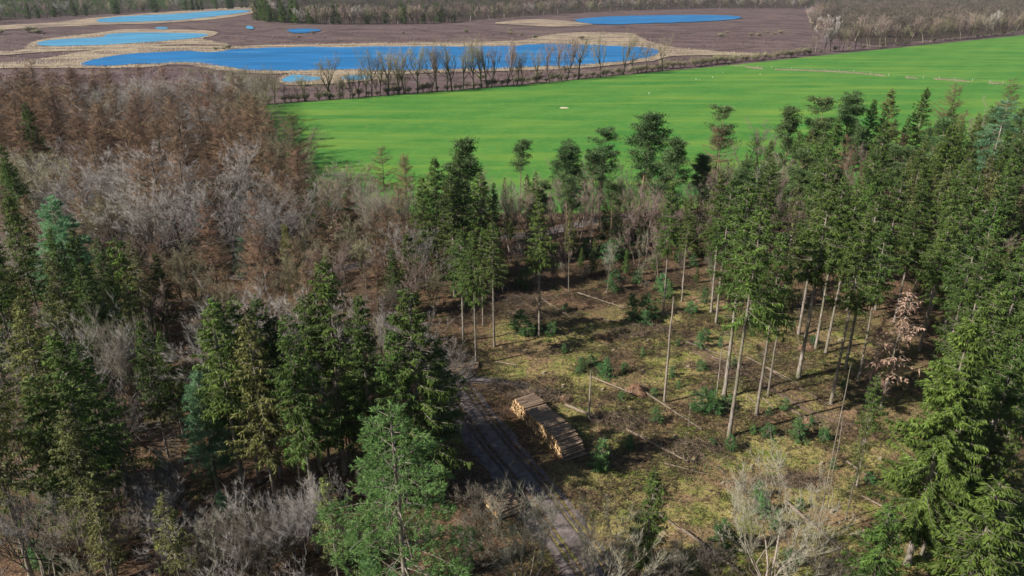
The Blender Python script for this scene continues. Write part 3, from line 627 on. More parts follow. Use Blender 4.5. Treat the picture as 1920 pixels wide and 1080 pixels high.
# lakes with reed belts, traced on the plain
LK = [
 ('lake', [(158, 118), (200, 107), (260, 100), (330, 96), (400, 98), (440, 93), (540, 89), (700, 88), (860, 87), (960, 86), (1010, 84), (1080, 83), (1150, 86), (1215, 90), (1235, 97), (1210, 108), (1150, 117), (1050, 123), (960, 127), (900, 129), (800, 131), (700, 132), (655, 130), (600, 131), (520, 134), (470, 132), (420, 126), (390, 119), (330, 117), (200, 124)], 'water', 'long deep blue lake behind the row of bare trees'),
 ('lake', [(68, 82), (90, 76), (130, 73), (190, 70), (205, 64), (260, 61), (330, 62), (388, 64), (375, 70), (320, 76), (250, 81), (180, 85), (90, 87)], 'waterpale', 'pale blue lake with reed edges in the left distance'),
 ('lake', [(183, 37), (230, 31), (330, 26), (400, 21), (460, 19), (466, 22), (400, 31), (330, 38), (250, 41), (195, 42)], 'waterpale', 'farthest narrow blue lake below the distant left wood'),
 ('lake', [(1078, 38), (1110, 33), (1180, 30), (1300, 28), (1375, 30), (1387, 34), (1340, 39), (1250, 43), (1150, 46), (1100, 44)], 'water', 'deep blue lake in the heath at the upper right'),
 ('pond', [(540, 56), (570, 54), (600, 56), (590, 60), (555, 62)], 'water', 'small dark pond below the far conifers'),
 ('pond', [(461, 50), (470, 49), (477, 53), (468, 55)], 'waterpale', 'tiny bright pool on the heath left of the dark pond'),
 ('pond', [(530, 149), (550, 141), (572, 142), (600, 145), (598, 150), (560, 154), (535, 153)], 'waterpale', 'small bright pool just below the long lake'),
 ('pond', [(640, 147), (660, 142), (690, 143), (695, 147), (665, 151)], 'waterpale', 'narrow pool behind the hedgerow trees left'),
 ('pond', [(290, 52), (310, 51), (315, 54), (300, 55)], 'waterpale', 'tiny pool between the two far left lakes'),
]
RB = [
 [(140, 126), (0, 128), (-200, 136), (-200, 118), (0, 117), (90, 108), (160, 96), (240, 88), (330, 86), (450, 86), (560, 83), (760, 80), (960, 76), (1040, 64), (1110, 60), (1180, 62), (1205, 72), (1240, 84), (1310, 93), (1400, 99), (1410, 103), (1330, 103), (1260, 104), (1225, 112), (1150, 122), (1050, 129), (960, 132), (850, 136), (700, 138), (600, 137), (520, 139), (460, 137), (400, 130), (380, 124), (330, 121), (220, 128)],
 [(30, 95), (50, 85), (80, 74), (180, 62), (250, 54), (395, 58), (402, 66), (380, 73), (430, 84), (330, 84), (200, 92), (60, 99), (-100, 110), (-100, 100)],
 [(-100, 62), (0, 48), (100, 42), (180, 33), (330, 21), (470, 13), (490, 20), (420, 34), (300, 43), (180, 47), (0, 56), (-100, 68)],
 [(930, 42), (1010, 36), (1090, 42), (1110, 47), (1040, 50), (960, 46)],
 [(1512, 20), (1524, 22), (1536, 46), (1560, 52), (1552, 56), (1524, 48)],
 [(525, 146), (560, 135), (620, 134), (700, 138), (720, 146), (640, 156), (540, 158)]]
for i, p in enumerate(RB):
    ngon('reed_bed', gp(p), .0 + .02 * i, M['reed'], ['straw coloured reeds around the long lake', 'straw coloured reeds around the pale left lake', 'straw coloured reeds around the farthest lake', 'dry grass path across the heath', 'pale grass strip along the right wood', 'dry reeds around the small pools'][i], 'reeds', 1.0)
for i, (nm, p, m, lb) in enumerate(LK): ngon(nm, gp(p), .2 + .01 * i, M[m], lb, 'lake' if nm == 'lake' else 'pond', 1.3 if i in (0, 3) else .7)
# dry strip and fence across the pasture
DITCH = [(1380, 124), (1440, 130), (1520, 133), (1600, 137), (1700, 146), (1790, 151), (1880, 158), (1980, 166)]
mb = MB(); q = np.random.default_rng(5)
L_ = smooth(gp(DITCH), 30, False)
pts_ = L_[q.integers(0, len(L_) - 1, 9000)] + q.normal(0, 1, (9000, 2)) * np.array([2., 1.0])
keep = vnoise(pts_[:, 0], pts_[:, 1], 7) > .38; pts_ = pts_[keep]
D = nz(q.normal(0, .5, (len(pts_), 3)) + [0, 0, .8]); spikes(mb, np.concatenate([pts_, np.zeros((len(pts_), 1))], 1), D, q.uniform(.4, 1.1, len(pts_)), .07, q.random(len(pts_)))
link('rough_grass', mb.mesh('rough_grass', [M['reedblade']]), 'stuff', 'dry rough grass along the ditch across the pasture', 'grass')
# reed blades standing along the shores that lie nearest
mb = MB(); n = 42000; PX = q.uniform(0, 1450, n); PY = q.uniform(60, 160, n); XY = np.array([at(a, b) for a, b in zip(PX, PY)])
lakes_ = [smooth(gp(p), 8) for _, p, _, _ in LK]; reeds_ = [smooth(gp(p), 8) for p in RB]
inr = np.zeros(n, bool); inw = np.zeros(n, bool)
for p in reeds_: inr |= inside(XY[:, 0], XY[:, 1], p)
for p in lakes_: inw |= inside(XY[:, 0], XY[:, 1], p)
s_ = inr & ~inw; XY1 = XY[s_]; m_ = len(XY1)
spikes(mb, np.concatenate([XY1, np.zeros((m_, 1))], 1), nz(q.normal(0, .2, (m_, 3)) + [0, 0, 1]), q.uniform(.6, 1.5, m_), q.uniform(.12, .3, m_), q.random(m_))
link('reeds', mb.mesh('reeds', [M['reedblade']]), 'stuff', 'standing straw coloured reeds by the lake shores', 'reeds')
mb = MB(); s_ = ~inr & ~inw & ~inside(XY[:, 0], XY[:, 1], fe) & (vnoise(XY[:, 0], XY[:, 1], 14) > .6); XY2 = XY[s_]; m_ = len(XY2)
for k in range(3):
    spikes(mb, np.concatenate([XY2 + q.normal(0, .5, XY2.shape), np.full((m_, 1), -.4)], 1), nz(q.normal(0, .5, (m_, 3)) + [0, 0, 1]), q.uniform(.5, 1.0, m_), q.uniform(.15, .4, m_), q.random(m_))
link('heather', mb.mesh('heather', [M['heatherclump']]), 'stuff', 'low purple-brown heather clumps over the moor', 'heather')

# fence along the ditch, one thing
fr = bpy.data.objects.new('field_fence', None); COL.objects.link(fr); fx, fy = at(1420, 127); fr.location = (fx, fy, 0)
fr['label'] = 'low wooden post fence along the ditch across the pasture'; fr['category'] = 'fence'
pm = MB(); polytube(pm, [(0, 0, -.3), (0, 0, 1.25), (.01, 0, 1.35)], [.10, .09, .04], 6); pmesh = pm.mesh('post', [M['post']])
L2 = smooth(gp([(1420, 127), (1520, 132), (1600, 136), (1700, 145), (1790, 150), (1880, 157)]), 3, False)
wm = MB(); W3 = np.concatenate([L2 - [fx, fy], np.full((len(L2), 1), 1.1)], 1); tubes(wm, W3[:-1], W3[1:], .02, .02, 3); wm_o = bpy.data.objects.new('wire', wm.mesh('wire', [M['post']])); COL.objects.link(wm_o); wm_o.parent = fr
for p in L2:
    c = bpy.data.objects.new('post', pmesh); COL.objects.link(c); c.parent = fr; c.location = (p[0] - fx, p[1] - fy, 0)

# ---------------------------------------------------------------- hand placed trees of the photograph
T_, B_ = top, base
# left wood foreground landmarks
LM = []
def lm(o, phrase): LM.append((o, phrase)); return o
lm(T_('fir', 95, 368, 21, 'big feathery blue-green fir rising at the left edge of the wood', var=0, wide=1.15), 'the big blue-green fir at left')
lm(B_('fir', 412, 940, 700, 'slender pale blue-green fir left of centre with bare trunk below', var=1, wide=1.2), 'the slender pale fir')
lm(T_('firbig', 738, 758, 23, 'large bright green soft-needled fir at the bottom, left of the track', var=0, wide=1.1), 'the large bright fir at the bottom')
lm(B_('firsmall', 425, 1020, 928, 'small blue-green fir in the bottom left undergrowth', var=0), 'the small fir at bottom left')
lm(B_('firsmall', 462, 520, 445, 'small open mint-green fir in the brown wood', var=1, wide=1.3), 'the mint-green fir')
lm(B_('yellow', 552, 560, 425, 'narrow yellowish green young conifer beside the pink larch', var=0), 'the yellowish conifer')
lm(B_('larchsmall', 632, 505, 402, 'small pinkish bare larch left of the pale clump', var=0, wide=1.2), 'the small pink larch')
lm(B_('greycoppice', 722, 500, 320, 'wide grey many-stemmed bare tree at the corner of the field', var=0, wide=1.5), 'the wide grey many-stemmed tree')
lm(T_('spruce', 605, 488, 25, 'tall dark spruce standing above the left spruces', var=3, wide=1.15), 'the tall dark spruce left of centre')
T_('spruce', 672, 556, 22, 'rounded yellow-green spruce right of the tall dark spruce', var=4)
lm(T_('spruce', 778, 540, 24, 'broad dark spruce overhanging the top of the track', var=3, wide=1.3), 'the broad spruce over the track')
T_('spruce', 745, 620, 20, 'dark spruce just left of the track beneath the broad spruce', var=4, wide=1.1)
T_('spruce', 820, 640, 14, 'short dark spruce at the track head', var=4, wide=1.2)
T_('youngspruce', 215, 448, 17, 'dark green spruce right of the big blue-green fir', var=0, wide=1.3)
lm(T_('spruce', 42, 192, 22, 'dark spruce alone among brown larches at the far left edge', var=3, wide=1.1), 'the lone far-left spruce')
T_('spruce', 5, 270, 22, 'dark spruce cut by the left picture edge in the brown wood', var=4)
T_('spruce', 18, 300, 20, 'lower dark spruce at the left edge below the lone spruce', var=1)
T_('spruce', 150, 640, 19, 'dark spruce left of the antler-like bare tree', var=3, wide=1.1)
T_('spruce', 262, 600, 17, 'spruce just right of the antler-like bare tree', var=0)
T_('spruce', 60, 700, 19, 'dark spruce low at the left edge of the near wood', var=3, wide=1.1)
T_('spruce_olive', 120, 770, 18, 'olive spruce left of the lower left grey tree', var=0, wide=1.1)
for bx_, by_, ty_, lb_ in [(462, 955, 575, 'straight bare-trunked spruce just right of the slender pale fir'), (487, 905, 560, 'bare-trunked spruce behind and right of the slender pale fir'), (527, 897, 560, 'thick dark-trunked spruce in the middle of the near left group'), (553, 880, 590, 'thin-trunked spruce right of the thick dark-trunked one'), (601, 884, 560, 'spruce with dark trunk left of the dark grey bare tree'), (618, 872, 600, 'thin spruce touching the dark grey bare tree')]:
    B_('tallspruce', bx_, by_, ty_, lb_, wide=1.15)
# cluster at the field corner
lm(B_('spruce', 822, 525, 292, 'pointed spruce at the left of the dark group by the field', var=0, wide=1.2), 'the dark spruce group by the field')
B_('spruce', 860, 520, 285, 'tall spruce in the middle of the dark group by the field', var=1, wide=1.1)
T_('pine', 872, 262, 24, 'dark pine topping the spruce group by the field', var=3)
T_('spruce', 900, 395 - 70, 21, 'dense dark spruce at the right of the group by the field', var=3, wide=1.3)
T_('spruce', 790, 330, 20, 'thin-topped spruce left of the dark group by the field', var=1)
T_('spruce', 845, 330, 21, 'spruce below the dark pine in the group by the field', var=3, wide=1.2)
B_('tallspruce', 893, 680, 432, 'spruce with thin bare trunk left of the mossy clearing', var=0)
B_('tallspruce', 927, 648, 410, 'spruce with straight pale trunk at the left clearing edge', var=1)
B_('tallspruce', 869, 640, 430, 'spruce with bushy crown behind the two thin trunks', var=0, wide=1.2)
B_('sparse', 906, 612, 440, 'sparse thin spruce between the two bare-trunked ones', var=0)
lm(B_('tallspruce', 1011, 630, 372, 'lone spruce with compact crown and very thin trunk in the clearing', var=1, wide=1.0), 'the lone thin-trunked spruce')
B_('youngspruce', 770, 590, 440, 'dark bushy spruce right of the grey many-stemmed tree', var=0)
B_('youngspruce', 740, 600, 470, 'low dark spruce in front of the grey many-stemmed tree', var=1)
B_('sparse', 1033, 470, 385, 'small dark spruce behind the lone thin-trunked spruce', var=1)
B_('birch', 958, 492, 332, 'bare rounded tree between the spruce group and the pines', var=0, wide=1.2)
B_('oak', 1000, 455, 320, 'olive bare tree standing against the field', var=0, wide=.8)
# pines along the near side of the field
lm(B_('pine', 1067, 436, 270, 'thin pine with small crown and tall bare trunk by the lane', var=2), 'the thin pine by the lane')
B_('pine', 1060, 495, 330, 'dark-stemmed pine in front of the thin pine', var=2, wide=.8)
lm(B_('pine', 1122, 430, 250, 'wide open pine with forked grey branches by the field', var=0, wide=1.1), 'the wide open pine')
B_('slim', 1095, 402, 290, 'crooked slim bare tree between two pines at the field edge', var=0)
lm(T_('pine', 1209, 216, 25, 'tallest dark pine with layered crown against the green field', var=1, wide=1.15), 'the tallest dark pine')
T_('pine', 1268, 264, 22, 'short-crowned dark pine right of the tallest pine', var=3)
B_('birch', 1212, 490, 335, 'reddish bare tree with pale trunk below the tallest pine', var=0, wide=1.3)
lm(T_('pine', 1358, 207, 22, 'dark pine top above the brown bare crowns', var=0), 'the pine above brown crowns')
T_('larch', 1350, 240, 20, 'orange-brown bare larch below the dark pine top', var=0, wide=1.3)
T_('birch', 1400, 214, 20, 'grey bare tree beside the dark pine top', var=1, wide=1.3)
T_('birch', 1442, 232, 18, 'thin greyish bare tree left of the clumped pine', var=0)
T_('pine', 1486, 203, 23, 'slender pine with tufted top at the field edge', var=3)
lm(T_('white', 1515, 270, 15, 'bleached white dead tree among dark spruces', var=0), 'the bleached white tree')
lm(T_('pine', 1546, 192, 24, 'leaning wide pine right of the slender pine', var=0, wide=1.1), 'the leaning wide pine')
T_('pine', 1603, 180, 25, 'dense pine between the wide pine and the spruces', var=1)
lm(T_('spruce_olive', 1676, 167, 26, 'tall ragged olive spruce at the field skyline', var=0, wide=1.2), 'the ragged olive spruce')
T_('spruce', 1640, 185, 24, 'olive tinged spruce left of the tall ragged one', var=1)
T_('spruce', 1738, 165, 26, 'tall narrow spruce right of the ragged olive one', var=0, wide=1.1)
lm(T_('larch', 1795, 155, 24, 'reddish-brown larch at the upper right against the field', var=2, wide=1.2), 'the reddish larch at upper right')
T_('larch', 1905, 148, 24, 'brown larch cut by the upper right edge', var=1, wide=1.2)
T_('birch', 1845, 175, 22, 'pale bare tree between two reddish larches', var=1)
lm(B_('firtier', 1830, 430, 182, 'tall blue-green fir with shelf-like branches at the right', var=0, wide=1.15), 'the tall shelf-branched fir')
# trunks in the clearing
lm(B_('tallspruce', 1243, 592, 345, 'spruce with a long whitish trunk at the clearing centre', var=0, wide=.8), 'the whitish-trunked spruce')
lm(B_('tallspruce', 1357, 748, 340, 'left one of the two close leaning spruces in the clearing', var=1, wide=1.1), 'the two leaning spruces')
B_('tallspruce', 1367, 816, 375, 'right and nearer one of the two close leaning spruces', var=2, wide=1.1)
lm(B_('tallspruce', 1418, 778, 430, 'straight spruce right of the two leaning ones', var=0, wide=1.0), 'the straight spruce in the clearing')
lm(B_('tallspruce', 1496, 710, 350, 'thick pale-trunked spruce at the right clearing edge', var=1, wide=1.2), 'the thick pale-trunked spruce')
B_('sparse', 1439, 745, 430, 'mossy thin spruce behind the straight clearing spruce', var=0)
lm(B_('tallspruce', 1529, 655, 330, 'thin-trunked spruce in the row behind the clearing, leftmost', var=2), 'the leftmost row spruce')
B_('tallspruce', 1548, 662, 350, 'thin-trunked spruce in the row behind the clearing, second', var=1)
B_('tallspruce', 1557, 760, 400, 'dark-trunked spruce right of the thick pale-trunked one', var=2)
B_('tallspruce', 1584, 695, 360, 'spruce with two-tone trunk behind the dead pink one', var=0)
B_('tallspruce', 1608, 720, 420, 'pale-trunked spruce touching the dead pink spruce', var=1, wide=.9)
B_('tallspruce', 1342, 608, 330, 'dark-trunked spruce far behind the leaning pair', var=0)
B_('tallspruce', 1333, 588, 320, 'thinner spruce behind the leaning pair, to the left', var=2)
B_('tallspruce', 1497, 628, 300, 'spruce with bright bark at the far clearing edge', var=1)
B_('tallspruce', 1278, 568, 375, 'thin spruce just right of the whitish trunk', var=2, wide=.8)
lm(B_('dead', 1650, 770, 548, 'dead pinkish brown spruce at the right clearing edge', var=0, wide=1.25), 'the dead pink spruce')
B_('dead', 1622, 760, 600, 'smaller dead pinkish spruce in front of the first', var=0, wide=1.0)
lm(B_('bigspruce', 1700, 1060, 585, 'huge drooping spruce at the lower right with bare trunk foot', var=0, wide=1.05), 'the huge drooping spruce')
B_('tallspruce', 1606, 912, 700, 'thin spruce left of the huge drooping spruce', var=1, wide=.9)
B_('sparse', 1582, 990, 760, 'nearest thin pale trunk left of the huge spruce', var=0, wide=.7)
lm(B_('tallspruce', 1772, 880, 530, 'pale-trunked spruce behind the huge drooping spruce', var=2, wide=1.2), 'the pale-trunked rear spruce')
B_('spruce', 1840, 900, 560, 'dark spruce with double trunk at lower right', var=2, wide=1.1)
B_('sparse', 1767, 965, 830, 'short mossy thin spruce right of the huge one', var=0, wide=.8)
lm(T_('youngspruce', 1872, 905, 14, 'bushy green spruce in the bottom right corner', var=0, wide=1.5), 'the bushy corner spruce')
T_('youngspruce', 1668, 945, 11, 'bushy spruce in front of the huge spruce trunk', var=1, wide=1.3)
T_('youngspruce', 1915, 950, 11, 'green spruce cut by the bottom right corner', var=1, wide=1.3)
lm(B_('youngspruce', 1208, 1085, 882, 'narrow green spruce below the log stack end', var=1, wide=.9), 'the narrow spruce below the log stack')
T_('spruce', 1852, 600, 22, 'dark spruce right of the huge drooping spruce, mid height', var=3, wide=1.1)
T_('spruce', 1908, 640, 21, 'dark spruce cut by the right edge above the corner spruce', var=4, wide=1.1)
T_('spruce', 1822, 690, 20, 'dense spruce between the huge drooping spruce and the right edge', var=3)
T_('spruce', 1898, 760, 17, 'shorter spruce just above the bushy corner spruce', var=1)
# bare trees in front
lm(B_('coppice', 1436, 1095, 838, 'spreading pale many-stemmed bare tree at bottom right of centre', var=0, wide=1.4), 'the spreading pale tree')
B_('coppice', 985, 1110, 900, 'pale branching bare tree at the bottom beside the track', var=0, wide=1.3)
B_('coppice', 1125, 1130, 925, 'pale bare tree over the lower end of the track', var=0, wide=1.2)
lm(B_('greycoppice', 655, 870, 628, 'dark grey bare tree left of the broad spruce', var=0, wide=1.1), 'the dark grey bare tree')
B_('greycoppice', 790, 935, 735, 'grey upright bare tree leaning over the left track verge', var=0, wide=1.0)
lm(B_('greycoppice', 232, 930, 725, 'grey upright many-stemmed tree at lower left', var=0, wide=1.4), 'the lower left grey tree')
T_('beech', 448, 520, 21, 'pale grey bare crown above the left spruces, left half', var=0)
lm(T_('beech', 520, 512, 21, 'pale grey bare crown above the left spruces, right half', var=2), 'the pale crown above spruces')
lm(T_('greycoppice', 210, 560, 17, 'pale antler-like bare tree among the left spruces', var=0), 'the antler-like tree')
T_('beech', 135, 575, 18, 'grey bare crown left of the antler-like tree', var=1)
T_('greycoppice', 712, 515, 12, 'low pale bare tree left of the narrow olive spruce', var=0)
B_('greycoppice', 20, 960, 745, 'bare tree with crooked stem at the left picture edge', var=0)
B_('spruce_olive', 60, 1085, 600, 'olive spruce with dark leaning trunk in the bottom left corner', var=0)
T_('spruce', 400, 558, 22, 'drooping olive spruce at the edge of the small dark gap', var=1, wide=1.1)
T_('spruce_olive', 465, 590, 22, 'olive spruce beneath the pale grey crowns', var=1, wide=1.2)
T_('spruce', 545, 590, 23, 'dark spruce left of the tall dark spruce', var=2, wide=1.1)
lm(T_('spruce', 305, 620, 14, 'small olive spruce over the dark gap in the left wood', var=4), 'the small gap spruce')
lm(T_('spruce', 100, 620, 22, 'dark spruce beneath the big blue-green fir', var=1, wide=1.2), 'the spruce beneath the fir')
T_('spruce_olive', 30, 560, 22, 'olive spruce at the left edge below the fir', var=1, wide=1.2)
lm(T_('beech', 195, 172, 20, 'large pale grey bare crown among brown larches', var=1, wide=1.7), 'the largest pale crown')
lm(T_('beech', 330, 205, 19, 'second pale grey bare crown, right of the largest one', var=0, wide=1.5), 'the second pale crown')
lm(T_('beech', 310, 318, 20, 'domed pale grey bare crown in the middle of the brown wood', var=2, wide=1.5), 'the domed pale crown')
T_('beech', 110, 285, 19, 'grey bare crown in front of the largest pale one', var=0, wide=1.3)
lm(T_('oak', 610, 305, 16, 'olive bare tree at the field corner near the tree shadows', var=0, wide=1.2), 'the olive tree at the field corner')
lm(T_('oak', 545, 240, 17, 'olive-grey bare tree along the left side of the field', var=1, wide=1.2), 'the olive-grey tree by the field')

# ---------------------------------------------------------------- the rest of the woods
HX = np.array(POSN)
def far_enough(x, y, d):
    P = np.array(POSN); return np.min((P[:, 0] - x) ** 2 + (P[:, 1] - y) ** 2) > d * d
def visible(x, y, h, pad=60):
    a, b = proj(x, y, h); c, d = proj(x, y, h * .4)
    return -pad < a < 1920 + pad and b < 1080 and (d > -40)
GAPS = [(at(530, 940), 6.5), (at(485, 1000), 5), (at(180, 1010), 5), (at(250, 1010), 5.5), (at(655, 945), 4.5), (at(560, 985), 4), (at(800, 900), 5.5), (at(765, 960), 5), (at(400, 985), 5), (at(410, 920), 4), (at(430, 1040), 4), (at(1845, 500), 6), (at(1850, 560), 5), (at(325, 830), 6.0), (at(345, 760), 4.5), (at(620, 500), 5), (at(150, 905), 5), (at(640, 850), 3)]
lx, ly = -104, 284
def field_side(x, y):    # boundary of the left wood towards the field
    return x < np.interp(y, [140, 150, 175, 220, 260, 290], [-40, -50, -63, -83, -99, -112])
def fill(x0, x1, y0, y1, step, cond, kinds, wide=(.9, 1.15), dmin=.7, patchy=False):
    n = 0
    for j, yy in enumerate(np.arange(y0, y1, step * .88)):
        for xx in np.arange(x0 + (j % 2) * step / 2, x1, step):
            x = xx + rng.uniform(-.38, .38) * step; y = yy + rng.uniform(-.38, .38) * step
            if not cond(x, y): continue
            x, y = survey(x, y)
            if CORR(x, y): continue
            if any((x - g[0][0]) ** 2 + (y - g[0][1]) ** 2 < g[1] ** 2 for g in GAPS): continue
            if dist_line(np.array([x]), np.array([y]), LANE[::4])[0] < 2.6 or dist_line(np.array([x]), np.array([y]), TRACK[::4])[0] < 4: continue
            if not far_enough(x, y, step * dmin): continue
            r = float(np.clip((fbm(x * 1.0 + 300, y + 60, 26) - .5) * 2.6 + .5 + rng.normal(0, .10), 0, .999)) if patchy else rng.random(); acc = 0
            for k, pr, h0, h1 in kinds:
                acc += pr
                if r < acc: break
            h = rng.uniform(h0, h1)
            if not visible(x, y, h): continue
            put(k, x, y, h, wide=rng.uniform(*wide)); n += 1
    print('fill', n)
def inclear(x, y):
    x, y = survey(x, y); return bool(inside(np.array([x]), np.array([y]), CLEAR)[0])
ts2 = np.array([to_sun.x, to_sun.y]); ts2 /= np.linalg.norm(ts2)
def CORR(x, y):    # the gap in the trees that lets the sun reach the log stack
    for c_, l0, l1, w_ in PCS:
        v = np.array([x, y]) - c_; a = v @ ts2
        if l0 < a < l1 and abs(v[0] * ts2[1] - v[1] * ts2[0]) < w_: return True
    return False
PCS = [(np.array(at(1005, 815)), 3, 26, 5.5), (np.array(at(412, 940)), -2, 32, 8), (np.array(at(95, 368, 21)), -2, 24, 4.5), (np.array(at(150, 940)), -4, 14, 4), (np.array(at(560, 900)), -2, 8, 4)]
Wl = lambda x, y: x > -.76 * (y * .906 + 12.7) - 8
# brown larch and beech wood, far left
fill(-215, -35, 112, 258, 6.9, lambda x, y: field_side(x, y) and Wl(x, y) and (x < -52 or y < 300),
     [('larch', .36, 17, 23), ('larch', .28, 15, 20), ('beech', .22, 15, 21), ('oak', .14, 14, 18)], (1.1, 1.45), patchy=True)
# edge of that wood along the field: olive bare trees
for yy in np.arange(150, 285, 5):
    x = float(np.interp(yy, [140, 150, 175, 220, 260, 290], [-40, -50, -63, -83, -99, -112])) + rng.uniform(-1, 1.5)
    x, y2 = survey(x, yy + rng.uniform(-1.5, 1.5))
    if far_enough(x, y2, 3.0): put('oak', x - 1, y2, rng.uniform(13, 18), wide=1.2)
# transition belt
SPB = lambda x: float(np.interp(x, [-60, -45, -32, -12, 0], [90, 80, 64, 62, 74]))
fill(-95, -4, 62, 150, 4.9, lambda x, y: not inclear(x, y) and Wl(x, y) and y < 146 and y > SPB(x) and (x < -22 or y < 124),
     [('larch', .26, 13, 18), ('birch', .18, 10, 15), ('oak', .18, 9, 14), ('beech', .14, 11, 15), ('spruce', .05, 10, 15), ('slim', .13, 8, 13), ('larchsmall', .06, 6, 10)])
# near left wood
fill(-75, 3, 34, 92, 4.3, lambda x, y: not inclear(x, y) and Wl(x, y) and y < SPB(x) and y > 50,
     [('spruce', .36, 16, 23), ('spruce_olive', .18, 15, 22), ('sparse', .10, 14, 20), ('beech', .09, 13, 17), ('greycoppice', .10, 9, 14), ('slim', .17, 10, 16)])
fill(-60, -2, 38, 56, 3.6, lambda x, y: Wl(x, y) and not inclear(x, y),
     [('bush', .46, 3.5, 6.5), ('slim', .20, 8, 13), ('firsmall', .05, 3, 6), ('greycoppice', .17, 6, 10), ('sparse', .12, 12, 16)], (1.0, 1.4))
# belt between clearing and field
fill(-12, 60, 118, 150, 3.1, lambda x, y: y < 139 + .18 * x and not inclear(x, y) and x > -20,
     [('slim', .18, 8, 14), ('birch', .27, 10, 16), ('oak', .08, 8, 13), ('pine', .12, 14, 19), ('spruce', .09, 11, 17), ('sparse', .06, 12, 17), ('youngspruce', .20, 5, 10)], (.9, 1.1))
fill(5, 160, 128, 185, 5.4, lambda x, y: y < np.interp(x, [5, 30, 60, 110, 175], [142, 146, 152, 168, 200]) and y > 128 and x < .78 * y + 12 and not inclear(x, y),
     [('birch', .26, 13, 18), ('pine', .20, 17, 21), ('spruce', .25, 18, 22), ('spruce_olive', .14, 17, 21), ('larch', .08, 15, 19), ('slim', .07, 12, 15)])
fill(-10, 42, 106, 122, 3.7, lambda x, y: True, [('slim', .25, 6, 11), ('youngspruce', .2, 3, 7), ('sparse', .10, 12, 16), ('birch', .20, 7, 12), ('bush', .25, 2, 4)], (.8, 1.0))
# dense spruce stand on the right
fill(26, 140, 56, 150, 4.9, lambda x, y: not inclear(x, y) and x < .78 * y + 18 and y > 60 and y < 134,
     [('spruce', .52, 17, 25), ('spruce_olive', .22, 17, 24), ('tallspruce', .10, 20, 25), ('sparse', .07, 15, 21), ('youngspruce', .05, 8, 13), ('birch', .04, 15, 19)], (.95, 1.2))

# shrubs at the foot of the near trees and saplings in the clearing
for (bx, by, ty) in [(300, 1010, 880), (210, 1050, 925), (560, 1040, 930), (130, 1060, 950), (370, 1090, 1000), (480, 1075, 975), (640, 1060, 960), (880, 1075, 985), (1260, 1110, 1010), (700, 940, 850), (850, 1090, 1030), (1540, 1110, 1010), (1330, 1100, 1020), (30, 1040, 940), (600, 960, 890), (900, 1000, 900)]:
    B_('bush', bx, by, ty, wide=1.2)
for bx, by, ty, k_ in [(95, 1090, 880, 0), (330, 1075, 905, 0), (210, 1095, 905, 0), (430, 1110, 960, 0), (560, 1075, 905, 0), (500, 1100, 950, 0), (150, 1000, 850, 0), (290, 985, 850, 0)]:
    B_('greycoppice', bx, by, ty, wide=1.5)
for bx, by, ty in [(110, 1000, 800), (150, 985, 760), (215, 1000, 820), (75, 1010, 790), (345, 960, 800), (640, 1000, 850)]:
    B_('slim', bx, by, ty, wide=1.0)
SAPS = [(973, 624, 580), (990, 628, 600), (1010, 622, 605), (1033, 630, 605), (1109, 685, 668), (1090, 692, 672), (1136, 710, 675), (1128, 700, 685), (1170, 700, 682), (1058, 660, 645), (1150, 545, 505), (1185, 600, 550), (1215, 600, 555), (1210, 610, 585), (1240, 545, 515), (1195, 530, 505), (1300, 500, 480), (1260, 705, 688), (1272, 728, 715), (1316, 770, 730), (1338, 776, 735), (1352, 772, 745), (1316, 695, 680), (1312, 655, 628), (1320, 640, 622), (1368, 760, 745), (1225, 745, 730), (1320, 570, 545), (1296, 590, 570), (1125, 880, 820), (1040, 622, 605), (1232, 790, 765), (1180, 840, 815), (1440, 778, 765), (1470, 772, 752), (1438, 815, 795), (1496, 822, 785), (1520, 800, 785), (1412, 812, 798), (1580, 733, 718), (1525, 645, 632), (1545, 825, 805), (1430, 960, 925), (1455, 990, 955), (1420, 930, 900), (1335, 835, 820), (1370, 840, 815), (1270, 650, 640), (1085, 700, 690), (1165, 755, 740), (980, 540, 500), (1145, 490, 455), (1160, 480, 430), (1100, 478, 450), (1250, 560, 530), (1500, 950, 930), (1560, 880, 862), (1400, 600, 585), (1350, 650, 635), (1205, 668, 655), (1060, 585, 572), (1630, 905, 885), (1375, 690, 675), (300, 880, 845), (95, 1065, 1020), (70, 1050, 1010), (185, 915, 880), (560, 850, 820), (1355, 1020, 980), (1480, 1060, 1030)]
for s3 in SAPS: B_('sapling', s3[0], s3[1], s3[2] - 4, wide=rng.uniform(.9, 1.5))

